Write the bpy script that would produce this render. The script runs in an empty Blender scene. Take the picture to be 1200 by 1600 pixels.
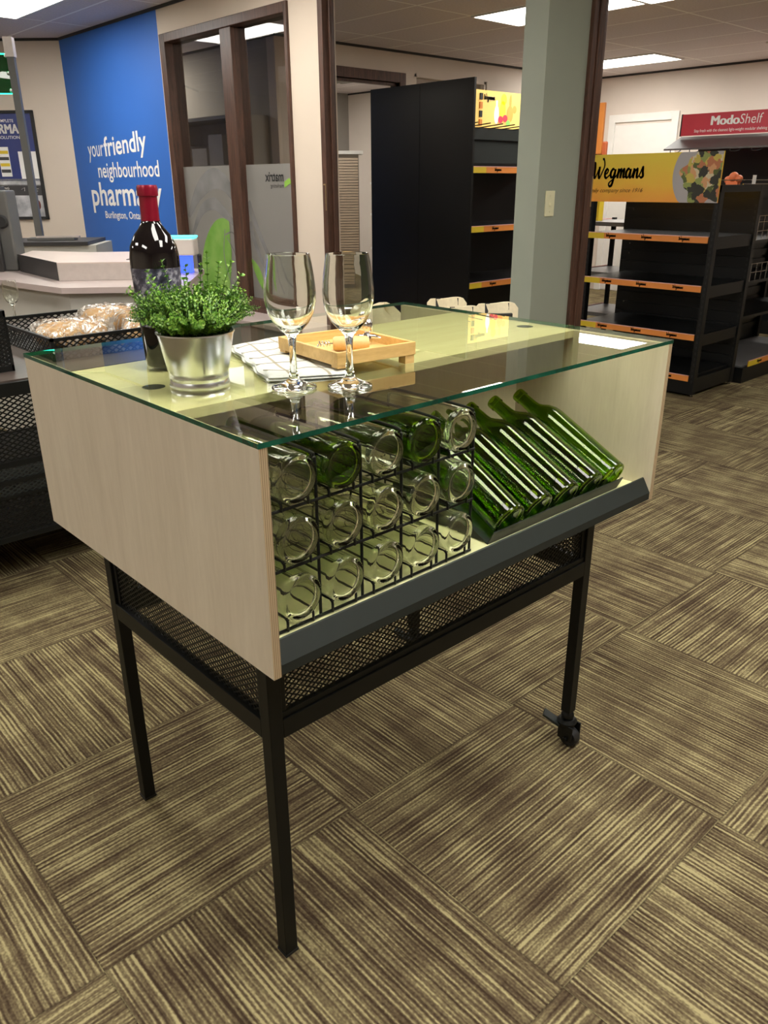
import bpy, bmesh, math, random
from mathutils import Vector, Matrix
random.seed(7)
D = bpy.data
SC = bpy.context.scene
COL = SC.collection
PI = math.pi

# ------------------------------------------------------------------ camera, world, exposure
cam = D.objects.new('camera', D.cameras.new('camera'))
COL.objects.link(cam)
R_ = Vector((0.7353, -0.6778, -0.0049)); U_ = Vector((0.2630, 0.2786, 0.9237)); F_ = Vector((0.6247, 0.6804, -0.3831))
cam.matrix_world = Matrix(((R_.x, U_.x, -F_.x, -0.5287), (R_.y, U_.y, -F_.y, -0.8099), (R_.z, U_.z, -F_.z, 1.3594), (0, 0, 0, 1)))
cam.data.sensor_fit = 'HORIZONTAL'; cam.data.sensor_width = 36.0
cam.data.lens = 1236.92 / 1200 * 36.0
cam.data.clip_start = 0.02
SC.camera = cam
w = D.worlds.new('world'); SC.world = w; w.use_nodes = True
w.node_tree.nodes['Background'].inputs[0].default_value = (0.9, 0.88, 0.8, 1)
w.node_tree.nodes['Background'].inputs[1].default_value = 0.15
SC.view_settings.view_transform = 'Standard'; SC.view_settings.look = 'None'
SC.view_settings.exposure = 1.62; SC.view_settings.gamma = 1.0; SC.view_settings.use_curve_mapping = False
LAMP = 5.5
try:
    cy = SC.cycles
    cy.max_bounces = 20; cy.transmission_bounces = 20; cy.transparent_max_bounces = 24; cy.glossy_bounces = 8; cy.diffuse_bounces = 5
    cy.sample_clamp_indirect = 6.0; cy.blur_glossy = 0.5
    cy.use_denoising = True
except Exception:
    pass

# ------------------------------------------------------------------ materials
def new_mat(name):
    m = D.materials.new(name); m.use_nodes = True
    nt = m.node_tree
    return m, nt, nt.nodes['Principled BSDF']

def N(nt, t, **k):
    n = nt.nodes.new(t)
    for a, v in k.items(): setattr(n, a, v)
    return n

def ramp(nt, stops, interp='LINEAR'):
    r = N(nt, 'ShaderNodeValToRGB'); cr = r.color_ramp; cr.interpolation = interp
    while len(cr.elements) < len(stops): cr.elements.new(0.5)
    for e, (p, c) in zip(cr.elements, stops):
        e.position = p; e.color = (*c, 1)
    return r

def mat(name, col, rough=0.5, metal=0.0, var=0.06, scale=8.0, stretch=(1, 1, 1), spec=0.5, bump=0.0, emit=None, es=0.0):
    m, nt, b = new_mat(name)
    tc = N(nt, 'ShaderNodeTexCoord'); mp = N(nt, 'ShaderNodeMapping'); mp.inputs['Scale'].default_value = stretch
    nz = N(nt, 'ShaderNodeTexNoise'); nz.inputs['Scale'].default_value = scale; nz.inputs['Detail'].default_value = 4
    nt.links.new(tc.outputs['Object'], mp.inputs[0]); nt.links.new(mp.outputs[0], nz.inputs['Vector'])
    lo = tuple(max(0, c * (1 - var)) for c in col); hi = tuple(min(1, c * (1 + var)) for c in col)
    r = ramp(nt, [(0.3, lo), (0.7, hi)])
    nt.links.new(nz.outputs['Fac'], r.inputs[0]); nt.links.new(r.outputs[0], b.inputs['Base Color'])
    b.inputs['Roughness'].default_value = rough; b.inputs['Metallic'].default_value = metal
    b.inputs['Specular IOR Level'].default_value = spec
    if bump:
        bp = N(nt, 'ShaderNodeBump'); bp.inputs['Strength'].default_value = bump; bp.inputs['Distance'].default_value = 0.002
        nt.links.new(nz.outputs['Fac'], bp.inputs['Height']); nt.links.new(bp.outputs[0], b.inputs['Normal'])
    if emit:
        b.inputs['Emission Color'].default_value = (*emit, 1); b.inputs['Emission Strength'].default_value = es
    return m

def math_n(nt, op, a, b=None):
    n = N(nt, 'ShaderNodeMath', operation=op)
    for i, x in enumerate((a, b)):
        if x is None: continue
        if isinstance(x, (int, float)): n.inputs[i].default_value = x
        else: nt.links.new(x, n.inputs[i])
    return n.outputs[0]

def carpet_mat():
    m, nt, b = new_mat('carpet_tiles'); L = nt.links
    tc = N(nt, 'ShaderNodeTexCoord'); sp = N(nt, 'ShaderNodeSeparateXYZ'); L.new(tc.outputs['Object'], sp.inputs[0])
    T = 0.602
    X = math_n(nt, 'DIVIDE', math_n(nt, 'SUBTRACT', sp.outputs[0], 0.388 - 40 * T), T)
    Y = math_n(nt, 'DIVIDE', math_n(nt, 'SUBTRACT', sp.outputs[1], -0.29 - 40 * T), T)
    ix = math_n(nt, 'FLOOR', X); iy = math_n(nt, 'FLOOR', Y)
    par = math_n(nt, 'MODULO', math_n(nt, 'ADD', ix, iy), 2.0)
    fx = math_n(nt, 'FRACT', X); fy = math_n(nt, 'FRACT', Y)
    def mix(a, c, f):
        q = N(nt, 'ShaderNodeMix'); q.data_type = 'FLOAT'; L.new(f, q.inputs[0]); L.new(a, q.inputs[2]); L.new(c, q.inputs[3]); return q.outputs[0]
    across = mix(fy, fx, par); along = mix(fx, fy, par)
    cid = N(nt, 'ShaderNodeCombineXYZ'); L.new(ix, cid.inputs[0]); L.new(iy, cid.inputs[1])
    wn = N(nt, 'ShaderNodeTexWhiteNoise'); wn.noise_dimensions = '2D'; L.new(cid.outputs[0], wn.inputs['Vector'])
    off = math_n(nt, 'MULTIPLY', wn.outputs['Value'], 57.0)
    def streak(fa, fl, det, seed):
        c = N(nt, 'ShaderNodeCombineXYZ')
        L.new(math_n(nt, 'MULTIPLY', across, fa), c.inputs[0]); L.new(math_n(nt, 'MULTIPLY', along, fl), c.inputs[1])
        L.new(math_n(nt, 'ADD', off, seed), c.inputs[2])
        n = N(nt, 'ShaderNodeTexNoise'); n.inputs['Scale'].default_value = 1.0; n.inputs['Detail'].default_value = det; n.inputs['Roughness'].default_value = 0.6
        L.new(c.outputs[0], n.inputs['Vector']); return n.outputs['Fac']
    fine = streak(130.0, 2.6, 0.0, 0.0)
    thick = streak(60.0, 1.5, 0.0, 9.0)
    blot = streak(2.4, 5.0, 2.0, 21.0)
    yarn = streak(150.0, 110.0, 0.0, 33.0)
    wob = streak(3.0, 9.0, 1.0, 51.0)
    ph = math_n(nt, 'ADD', math_n(nt, 'MULTIPLY', across, 2 * PI * 56), math_n(nt, 'MULTIPLY', wob, 3.5))
    rib = math_n(nt, 'ADD', math_n(nt, 'MULTIPLY', math_n(nt, 'SINE', ph), 0.5), 0.5)
    s = math_n(nt, 'ADD', math_n(nt, 'MULTIPLY', fine, 0.42), math_n(nt, 'MULTIPLY', thick, 0.22))
    s = math_n(nt, 'ADD', s, math_n(nt, 'MULTIPLY', blot, 0.30))
    s = math_n(nt, 'ADD', s, math_n(nt, 'MULTIPLY', rib, 0.16))
    s = math_n(nt, 'ADD', s, math_n(nt, 'MULTIPLY', yarn, 0.18))
    r = ramp(nt, [(0.46, (0.044, 0.028, 0.017)), (0.59, (0.095, 0.069, 0.039)), (0.69, (0.165, 0.132, 0.070)), (0.82, (0.36, 0.31, 0.16))])
    L.new(s, r.inputs[0])
    # seams
    def edge(f): return math_n(nt, 'MINIMUM', f, math_n(nt, 'SUBTRACT', 1.0, f))
    e = math_n(nt, 'MINIMUM', edge(fx), edge(fy))
    sm = N(nt, 'ShaderNodeMapRange'); L.new(e, sm.inputs[0]); sm.inputs[1].default_value = 0.0; sm.inputs[2].default_value = 0.006; sm.inputs[3].default_value = 0.55; sm.inputs[4].default_value = 1.0
    mx = N(nt, 'ShaderNodeMix'); mx.data_type = 'RGBA'; mx.blend_type = 'MULTIPLY'; mx.inputs[0].default_value = 1.0
    L.new(r.outputs[0], mx.inputs[6]); L.new(sm.outputs[0], mx.inputs[7])
    L.new(mx.outputs[2], b.inputs['Base Color'])
    b.inputs['Roughness'].default_value = 0.95; b.inputs['Specular IOR Level'].default_value = 0.1
    bp = N(nt, 'ShaderNodeBump'); bp.inputs['Strength'].default_value = 0.5; bp.inputs['Distance'].default_value = 0.004
    L.new(s, bp.inputs['Height']); L.new(bp.outputs[0], b.inputs['Normal'])
    return m

def ceiling_mat():
    m, nt, b = new_mat('ceiling_tiles'); L = nt.links
    tc = N(nt, 'ShaderNodeTexCoord'); sp = N(nt, 'ShaderNodeSeparateXYZ'); L.new(tc.outputs['Object'], sp.inputs[0])
    def edge(o, org, T):
        f = math_n(nt, 'FRACT', math_n(nt, 'DIVIDE', math_n(nt, 'SUBTRACT', o, org - 40 * T), T))
        return math_n(nt, 'MULTIPLY', math_n(nt, 'MINIMUM', f, math_n(nt, 'SUBTRACT', 1.0, f)), T)
    e = math_n(nt, 'MINIMUM', edge(sp.outputs[0], 5.0, 0.61), edge(sp.outputs[1], 4.15, 1.22))
    g = math_n(nt, 'LESS_THAN', e, 0.010)
    nz = N(nt, 'ShaderNodeTexNoise'); nz.inputs['Scale'].default_value = 60; nz.inputs['Detail'].default_value = 3
    L.new(tc.outputs['Object'], nz.inputs['Vector'])
    r = ramp(nt, [(0.35, (0.64, 0.575, 0.57)), (0.65, (0.72, 0.65, 0.645))]); L.new(nz.outputs['Fac'], r.inputs[0])
    mx = N(nt, 'ShaderNodeMix'); mx.data_type = 'RGBA'; L.new(g, mx.inputs[0]); L.new(r.outputs[0], mx.inputs[6]); mx.inputs[7].default_value = (0.95, 0.92, 0.88, 1)
    L.new(mx.outputs[2], b.inputs['Base Color']); b.inputs['Roughness'].default_value = 0.9
    return m

def wood_mat(name, lo, hi, stretch, scale=14.0, rough=0.42):
    m, nt, b = new_mat(name); L = nt.links
    tc = N(nt, 'ShaderNodeTexCoord'); mp = N(nt, 'ShaderNodeMapping'); mp.inputs['Scale'].default_value = stretch
    L.new(tc.outputs['Object'], mp.inputs[0])
    n1 = N(nt, 'ShaderNodeTexNoise'); n1.inputs['Scale'].default_value = scale; n1.inputs['Detail'].default_value = 6; n1.inputs['Distortion'].default_value = 0.8
    L.new(mp.outputs[0], n1.inputs['Vector'])
    n2 = N(nt, 'ShaderNodeTexNoise'); n2.inputs['Scale'].default_value = scale * 9; n2.inputs['Detail'].default_value = 2
    L.new(mp.outputs[0], n2.inputs['Vector'])
    s = math_n(nt, 'ADD', math_n(nt, 'MULTIPLY', n1.outputs['Fac'], 0.7), math_n(nt, 'MULTIPLY', n2.outputs['Fac'], 0.3))
    r = ramp(nt, [(0.33, lo), (0.66, hi)]); L.new(s, r.inputs[0]); L.new(r.outputs[0], b.inputs['Base Color'])
    b.inputs['Roughness'].default_value = rough
    return m

def ply_mat(name, axis):
    m, nt, b = new_mat(name); L = nt.links
    tc = N(nt, 'ShaderNodeTexCoord'); sp = N(nt, 'ShaderNodeSeparateXYZ'); L.new(tc.outputs['Object'], sp.inputs[0])
    wv = math_n(nt, 'SINE', math_n(nt, 'MULTIPLY', sp.outputs[axis], 2 * PI / 0.0032))
    r = ramp(nt, [(0.2, (0.30, 0.21, 0.12)), (0.8, (0.56, 0.43, 0.27))])
    L.new(math_n(nt, 'ADD', math_n(nt, 'MULTIPLY', wv, 0.4), 0.5), r.inputs[0]); L.new(r.outputs[0], b.inputs['Base Color'])
    b.inputs['Roughness'].default_value = 0.6
    return m

def pane_mat(name, tint, ior=1.5, rough=0.0, gain=1.0):
    """a flat pane: what passes straight through, tinted, plus the mirror reflection by Fresnel"""
    m, nt, b = new_mat(name); L = nt.links; nt.nodes.remove(b)
    out = nt.nodes['Material Output']
    t = N(nt, 'ShaderNodeBsdfTransparent'); t.inputs[0].default_value = (*tint, 1)
    g = N(nt, 'ShaderNodeBsdfGlossy'); g.inputs['Roughness'].default_value = rough; g.inputs[0].default_value = (1, 1, 1, 1)
    f = N(nt, 'ShaderNodeFresnel'); f.inputs[0].default_value = ior
    geo = N(nt, 'ShaderNodeNewGeometry')
    fac = math_n(nt, 'MULTIPLY', math_n(nt, 'MULTIPLY', f.outputs[0], gain), math_n(nt, 'SUBTRACT', 1.0, geo.outputs['Backfacing']))
    mx = N(nt, 'ShaderNodeMixShader'); L.new(fac, mx.inputs[0]); L.new(t.outputs[0], mx.inputs[1]); L.new(g.outputs[0], mx.inputs[2])
    L.new(mx.outputs[0], out.inputs['Surface'])
    return m

def glass_mat(name, col, ior=1.48, rough=0.0):
    m, nt, b = new_mat(name); L = nt.links; nt.nodes.remove(b)
    t = N(nt, 'ShaderNodeBsdfRefraction'); t.inputs['Color'].default_value = (*col, 1); t.inputs['IOR'].default_value = ior; t.inputs['Roughness'].default_value = rough
    g = N(nt, 'ShaderNodeBsdfGlossy'); g.inputs['Color'].default_value = (1, 1, 1, 1); g.inputs['Roughness'].default_value = rough
    f = N(nt, 'ShaderNodeFresnel'); f.inputs[0].default_value = ior
    mx = N(nt, 'ShaderNodeMixShader'); L.new(f.outputs[0], mx.inputs[0]); L.new(t.outputs[0], mx.inputs[1]); L.new(g.outputs[0], mx.inputs[2])
    L.new(mx.outputs[0], nt.nodes['Material Output'].inputs['Surface'])
    return m

def emit_mat(name, col, s):
    m, nt, b = new_mat(name); b.inputs['Base Color'].default_value = (*col, 1); b.inputs['Emission Color'].default_value = (*col, 1); b.inputs['Emission Strength'].default_value = s
    return m

def noise_ramp_mat(name, stops, scale, tex='noise', rough=0.5, interp='LINEAR', emit=0.0, detail=4):
    m, nt, b = new_mat(name); L = nt.links
    tc = N(nt, 'ShaderNodeTexCoord')
    if tex == 'noise':
        n = N(nt, 'ShaderNodeTexNoise'); n.inputs['Scale'].default_value = scale; n.inputs['Detail'].default_value = detail; o = n.outputs['Fac']; L.new(tc.outputs['Object'], n.inputs['Vector'])
    else:
        n0 = N(nt, 'ShaderNodeTexNoise'); n0.inputs['Scale'].default_value = scale * 1.3; L.new(tc.outputs['Object'], n0.inputs['Vector'])
        va = N(nt, 'ShaderNodeVectorMath', operation='MULTIPLY_ADD'); L.new(n0.outputs['Color'], va.inputs[0]); va.inputs[1].default_value = (0.05,) * 3; L.new(tc.outputs['Object'], va.inputs[2])
        n = N(nt, 'ShaderNodeTexVoronoi'); n.inputs['Scale'].default_value = scale; L.new(va.outputs[0], n.inputs['Vector'])
        sp = N(nt, 'ShaderNodeSeparateColor'); L.new(n.outputs['Color'], sp.inputs[0]); o = sp.outputs[0]
    r = ramp(nt, stops, interp); L.new(o, r.inputs[0]); L.new(r.outputs[0], b.inputs['Base Color']); b.inputs['Roughness'].default_value = rough
    if emit:
        L.new(r.outputs[0], b.inputs['Emission Color']); b.inputs['Emission Strength'].default_value = emit
    return m

def grad_mat(name, axis, a, c, stops, rough=0.4, emit=0.0):
    m, nt, b = new_mat(name); L = nt.links
    tc = N(nt, 'ShaderNodeTexCoord'); sp = N(nt, 'ShaderNodeSeparateXYZ'); L.new(tc.outputs['Object'], sp.inputs[0])
    mr = N(nt, 'ShaderNodeMapRange'); L.new(sp.outputs[axis], mr.inputs[0]); mr.inputs[1].default_value = a; mr.inputs[2].default_value = c
    nz = N(nt, 'ShaderNodeTexNoise'); nz.inputs['Scale'].default_value = 7.0; L.new(tc.outputs['Object'], nz.inputs['Vector'])
    f = math_n(nt, 'ADD', mr.outputs[0], math_n(nt, 'MULTIPLY', math_n(nt, 'SUBTRACT', nz.outputs['Fac'], 0.5), 0.35))
    r = ramp(nt, stops); L.new(f, r.inputs[0]); L.new(r.outputs[0], b.inputs['Base Color']); b.inputs['Roughness'].default_value = rough
    if emit:
        L.new(r.outputs[0], b.inputs['Emission Color']); b.inputs['Emission Strength'].default_value = emit
    return m

M = {}
M['carpet'] = carpet_mat(); M['ceiling'] = ceiling_mat()
M['cream'] = mat('cream_wall_paint', (0.66, 0.56, 0.46), 0.8, var=0.02, scale=3)
M['offwhite'] = mat('offwhite_wall_paint', (0.68, 0.60, 0.53), 0.8, var=0.02, scale=3)
M['sage'] = mat('sage_wall_paint', (0.29, 0.315, 0.26), 0.7, var=0.03, scale=4)
M['greywall'] = mat('grey_wall_paint', (0.34, 0.32, 0.29), 0.8, var=0.03, scale=3)
M['blue'] = mat('blue_wall_paint', (0.028, 0.14, 0.52), 0.6, var=0.03, scale=2)
M['darkwood'] = wood_mat('dark_stained_wood', (0.035, 0.017, 0.012), (0.12, 0.055, 0.035), (6, 6, 0.6), 8)
M['blacktrim'] = mat('black_trim', (0.02, 0.018, 0.017), 0.5)
M['maple'] = wood_mat('maple_veneer', (0.585, 0.51, 0.40), (0.675, 0.60, 0.48), (3, 3, 0.35), 7)
M['maple_flat'] = wood_mat('maple_veneer_flat', (0.66, 0.58, 0.40), (0.76, 0.69, 0.49), (0.4, 3, 3), 7)
M['plyx'] = ply_mat('plywood_edge', 0)
M['black'] = mat('black_powder_coat', (0.006, 0.0065, 0.006), 0.45, var=0.1, scale=40, spec=0.25)
M['charcoal'] = mat('charcoal_powder_coat', (0.017, 0.0215, 0.020), 0.5, var=0.05, scale=30, spec=0.35)
M['rubber'] = mat('black_rubber', (0.01, 0.01, 0.01), 0.6)
M['blackpanel'] = mat('black_panel', (0.008, 0.008, 0.008), 0.35, var=0.1, scale=2)
M['blackshelf'] = mat('black_shelf_metal', (0.0065, 0.007, 0.0075), 0.35, var=0.1, scale=10, spec=0.35)
M['greyshelf'] = mat('grey_shelf_metal', (0.14, 0.135, 0.135), 0.4, var=0.05)
M['shelf_glow_wood'] = wood_mat('painted_glow_shelf', (0.80, 0.78, 0.44), (0.86, 0.84, 0.52), (0.4, 3, 3), 7)  # lime glow of the lit shelf is painted into this wood colour
M['pane_table'] = pane_mat('table_glass_face', (0.958, 0.987, 0.875), 1.5, gain=1.25)
M['glass_edge'] = mat('table_glass_edge', (0.004, 0.075, 0.045), 0.06, var=0.5, scale=30, spec=0.8)
M['pane_window'] = pane_mat('window_glass', (0.80, 0.78, 0.75), 1.5, gain=1.15)
M['clear'] = glass_mat('clear_glass', (0.985, 0.995, 0.975), 1.46)
M['flint'] = glass_mat('clear_bottle_glass', (0.992, 0.997, 0.96), 1.45)
M['green'] = glass_mat('green_bottle_glass', (0.50, 0.67, 0.10), 1.45)
M['darkglass'] = mat('dark_wine_bottle_glass', (0.004, 0.003, 0.004), 0.03, spec=0.7)
M['capsule'] = mat('red_foil_capsule', (0.24, 0.004, 0.022), 0.28, metal=0.3, var=0.1, scale=30)
M['galv'] = mat('galvanised_steel', (0.62, 0.64, 0.66), 0.26, metal=1.0, var=0.1, scale=25, stretch=(1, 1, 0.3))
M['chrome'] = mat('chrome', (0.8, 0.8, 0.8), 0.08, metal=1.0, var=0.02)
M['soil'] = mat('dark_moss', (0.02, 0.03, 0.012), 0.95, var=0.5, scale=60)
M['leaf'] = noise_ramp_mat('small_green_leaves', [(0.32, (0.05, 0.16, 0.015)), (0.5, (0.14, 0.32, 0.03)), (0.66, (0.36, 0.54, 0.10))], 170, rough=0.4)
M['stem'] = mat('green_stems', (0.06, 0.14, 0.03), 0.6)
M['bamboo'] = wood_mat('bamboo', (0.60, 0.36, 0.11), (0.78, 0.52, 0.20), (0.6, 6, 6), 8)
M['handlewood'] = wood_mat('pale_handle_wood', (0.62, 0.40, 0.15), (0.75, 0.52, 0.22), (0.6, 6, 6), 8)
M['towel'] = mat('white_cotton', (0.60, 0.62, 0.58), 0.9, var=0.05, scale=200, bump=0.4)
M['towelstripe'] = mat('beige_cotton_stripe', (0.33, 0.30, 0.22), 0.9, var=0.05, scale=200)
M['canvas'] = mat('cream_canvas', (0.66, 0.58, 0.40), 0.9, var=0.06, scale=80, bump=0.2)
M['ink'] = mat('black_ink', (0.012, 0.012, 0.013), 0.6)
M['white'] = mat('white_paint', (0.80, 0.78, 0.74), 0.5, var=0.02)
M['whiteprint'] = mat('white_print', (0.88, 0.86, 0.84), 0.6, var=0.01)
M['pinkgrey'] = mat('pinkish_laminate', (0.46, 0.38, 0.36), 0.35, var=0.03)
M['steel'] = mat('brushed_steel_top', (0.60, 0.54, 0.51), 0.3, metal=0.35, var=0.05, scale=30)
M['laminate'] = mat('pale_grey_laminate', (0.52, 0.50, 0.45), 0.45, var=0.03)
M['darkbrown'] = mat('dark_brown_top', (0.085, 0.065, 0.055), 0.32, var=0.15, scale=12, stretch=(1, 6, 1))
M['kiosk'] = mat('dark_grey_plastic', (0.035, 0.033, 0.033), 0.45)
M['polegrey'] = mat('grey_painted_steel', (0.13, 0.13, 0.125), 0.4, metal=0.3)
M['cyan'] = emit_mat('cyan_light', (0.05, 0.75, 0.72), 1.3)
M['signgreen'] = pane_mat('green_acrylic', (0.16, 0.42, 0.25), 1.5)
M['signglow'] = emit_mat('lit_green_edge', (0.02, 0.85, 0.45), 1.4)
M['screenblue'] = emit_mat('blue_screen', (0.03, 0.07, 0.75), 0.9)
M['frost'] = None
M['swirl'] = mat('grey_film_swirl', (0.20, 0.195, 0.19), 0.6, var=0.25, scale=6)
M['swirllight'] = mat('pale_film_swirl', (0.30, 0.295, 0.285), 0.6, var=0.1, scale=6)
M['leaffilm'] = noise_ramp_mat('green_leaf_film', [(0.3, (0.12, 0.30, 0.03)), (0.7, (0.24, 0.42, 0.09))], 6, rough=0.6)
M['logogreen'] = mat('lime_logo', (0.24, 0.46, 0.06), 0.6)
M['bread'] = noise_ramp_mat('bread_crust', [(0.3, (0.42, 0.22, 0.08)), (0.7, (0.68, 0.46, 0.22))], 18, rough=0.7)
M['label'] = noise_ramp_mat('dark_collage_label', [(0.35, (0.012, 0.012, 0.02)), (0.5, (0.05, 0.05, 0.09)), (0.58, (0.35, 0.35, 0.42)), (0.62, (0.04, 0.035, 0.06)), (0.75, (0.2, 0.2, 0.28))], 55, rough=0.35)
M['red'] = mat('red_banner', (0.55, 0.035, 0.06), 0.45, var=0.02)
M['orange'] = mat('orange_panel', (0.75, 0.26, 0.05), 0.5, var=0.03)
M['orangedark'] = mat('deep_orange_panel', (0.62, 0.15, 0.05), 0.5, var=0.03)
M['yellow'] = mat('yellow_print', (0.72, 0.52, 0.03), 0.5, var=0.03)
M['pink'] = mat('pink_strip_and_highlight', (0.78, 0.45, 0.42), 0.5)
M['posterblue'] = mat('poster_navy', (0.02, 0.035, 0.17), 0.35, var=0.1)
M['postergrey'] = mat('poster_dark_grey', (0.045, 0.045, 0.05), 0.35)
M['photogrey'] = noise_ramp_mat('poster_photo', [(0.35, (0.30, 0.30, 0.32)), (0.65, (0.66, 0.66, 0.68))], 9, rough=0.4)
M['skin'] = mat('printed_skin', (0.62, 0.36, 0.27), 0.5)
M['hair'] = mat('printed_hair', (0.20, 0.05, 0.03), 0.5)
M['beigeslat'] = mat('beige_slat', (0.62, 0.50, 0.38), 0.6, var=0.03)
M['ivory'] = mat('ivory_plastic', (0.72, 0.70, 0.48), 0.4)
M['brass'] = mat('brass', (0.55, 0.42, 0.22), 0.3, metal=0.8)
M['food'] = noise_ramp_mat('printed_pasta_dish', [(0.0, (0.03, 0.03, 0.02)), (0.32, (0.55, 0.20, 0.09)), (0.46, (0.72, 0.38, 0.18)), (0.56, (0.62, 0.50, 0.10)), (0.66, (0.10, 0.13, 0.03)), (0.76, (0.70, 0.62, 0.42)), (0.86, (0.30, 0.36, 0.10))], 24, tex='vor', interp='CONSTANT')
M['plate'] = mat('printed_plate', (0.46, 0.44, 0.46), 0.5, var=0.05, scale=3)
M['lamp'] = emit_mat('lit_diffuser', (1.0, 0.965, 0.89), LAMP)
M['lampframe'] = mat('white_lamp_frame', (0.8, 0.78, 0.75), 0.5)

def frost_mat():
    m, nt, b = new_mat('frosted_film'); L = nt.links
    b.inputs['Base Color'].default_value = (0.36, 0.345, 0.32, 1); b.inputs['Roughness'].default_value = 0.5
    t = N(nt, 'ShaderNodeBsdfTransparent'); t.inputs[0].default_value = (0.8, 0.8, 0.78, 1)
    tr = N(nt, 'ShaderNodeBsdfTranslucent'); tr.inputs[0].default_value = (0.5, 0.48, 0.46, 1)
    a = N(nt, 'ShaderNodeMixShader'); a.inputs[0].default_value = 0.35; L.new(b.outputs[0], a.inputs[1]); L.new(tr.outputs[0], a.inputs[2])
    c = N(nt, 'ShaderNodeMixShader'); c.inputs[0].default_value = 0.12; L.new(a.outputs[0], c.inputs[1]); L.new(t.outputs[0], c.inputs[2])
    L.new(c.outputs[0], nt.nodes['Material Output'].inputs['Surface'])
    return m
M['frost'] = frost_mat()

def wrap_mat():
    m, nt, b = new_mat('clear_plastic_wrap'); L = nt.links
    tc = N(nt, 'ShaderNodeTexCoord'); nz = N(nt, 'ShaderNodeTexNoise'); nz.inputs['Scale'].default_value = 15; nz.inputs['Detail'].default_value = 1.0; nz.inputs['Distortion'].default_value = 3.5
    L.new(tc.outputs['Object'], nz.inputs['Vector'])
    r = ramp(nt, [(0.42, (0, 0, 0)), (0.66, (1, 1, 1))]); L.new(nz.outputs['Fac'], r.inputs[0])
    b.inputs['Base Color'].default_value = (0.75, 0.72, 0.66, 1); b.inputs['Roughness'].default_value = 0.15
    t = N(nt, 'ShaderNodeBsdfTransparent'); g = N(nt, 'ShaderNodeBsdfGlossy'); g.inputs['Roughness'].default_value = 0.08
    a = N(nt, 'ShaderNodeMixShader'); L.new(math_n(nt, 'MULTIPLY', r.outputs[0], 0.75), a.inputs[0]); L.new(t.outputs[0], a.inputs[1]); L.new(b.outputs[0], a.inputs[2])  # pale streaks painted into the film stand in for its highlights
    c = N(nt, 'ShaderNodeMixShader'); c.inputs[0].default_value = 0.12; L.new(a.outputs[0], c.inputs[1]); L.new(g.outputs[0], c.inputs[2])
    bp = N(nt, 'ShaderNodeBump'); bp.inputs['Strength'].default_value = 0.5; bp.inputs['Distance'].default_value = 0.01; L.new(nz.outputs['Fac'], bp.inputs['Height'])
    L.new(bp.outputs[0], b.inputs['Normal']); L.new(bp.outputs[0], g.inputs['Normal'])
    L.new(c.outputs[0], nt.nodes['Material Output'].inputs['Surface'])
    return m
M['wrap'] = wrap_mat()

# ------------------------------------------------------------------ mesh helpers
WL = {}          # world location of every parent (unrotated things built in world coordinates)
def thing(name, label, cat, loc=(0, 0, 0), group=None, rot=None):
    o = D.objects.new(name, None); COL.objects.link(o); o.location = loc; o.empty_display_size = 0.05
    if rot: o.rotation_euler = rot
    o['label'] = label; o['category'] = cat
    if group: o['group'] = group
    WL[o.name] = Vector(loc)
    return o

def tag(o, label, cat, group=None):
    o['label'] = label; o['category'] = cat
    if group: o['group'] = group
    return o

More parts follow.
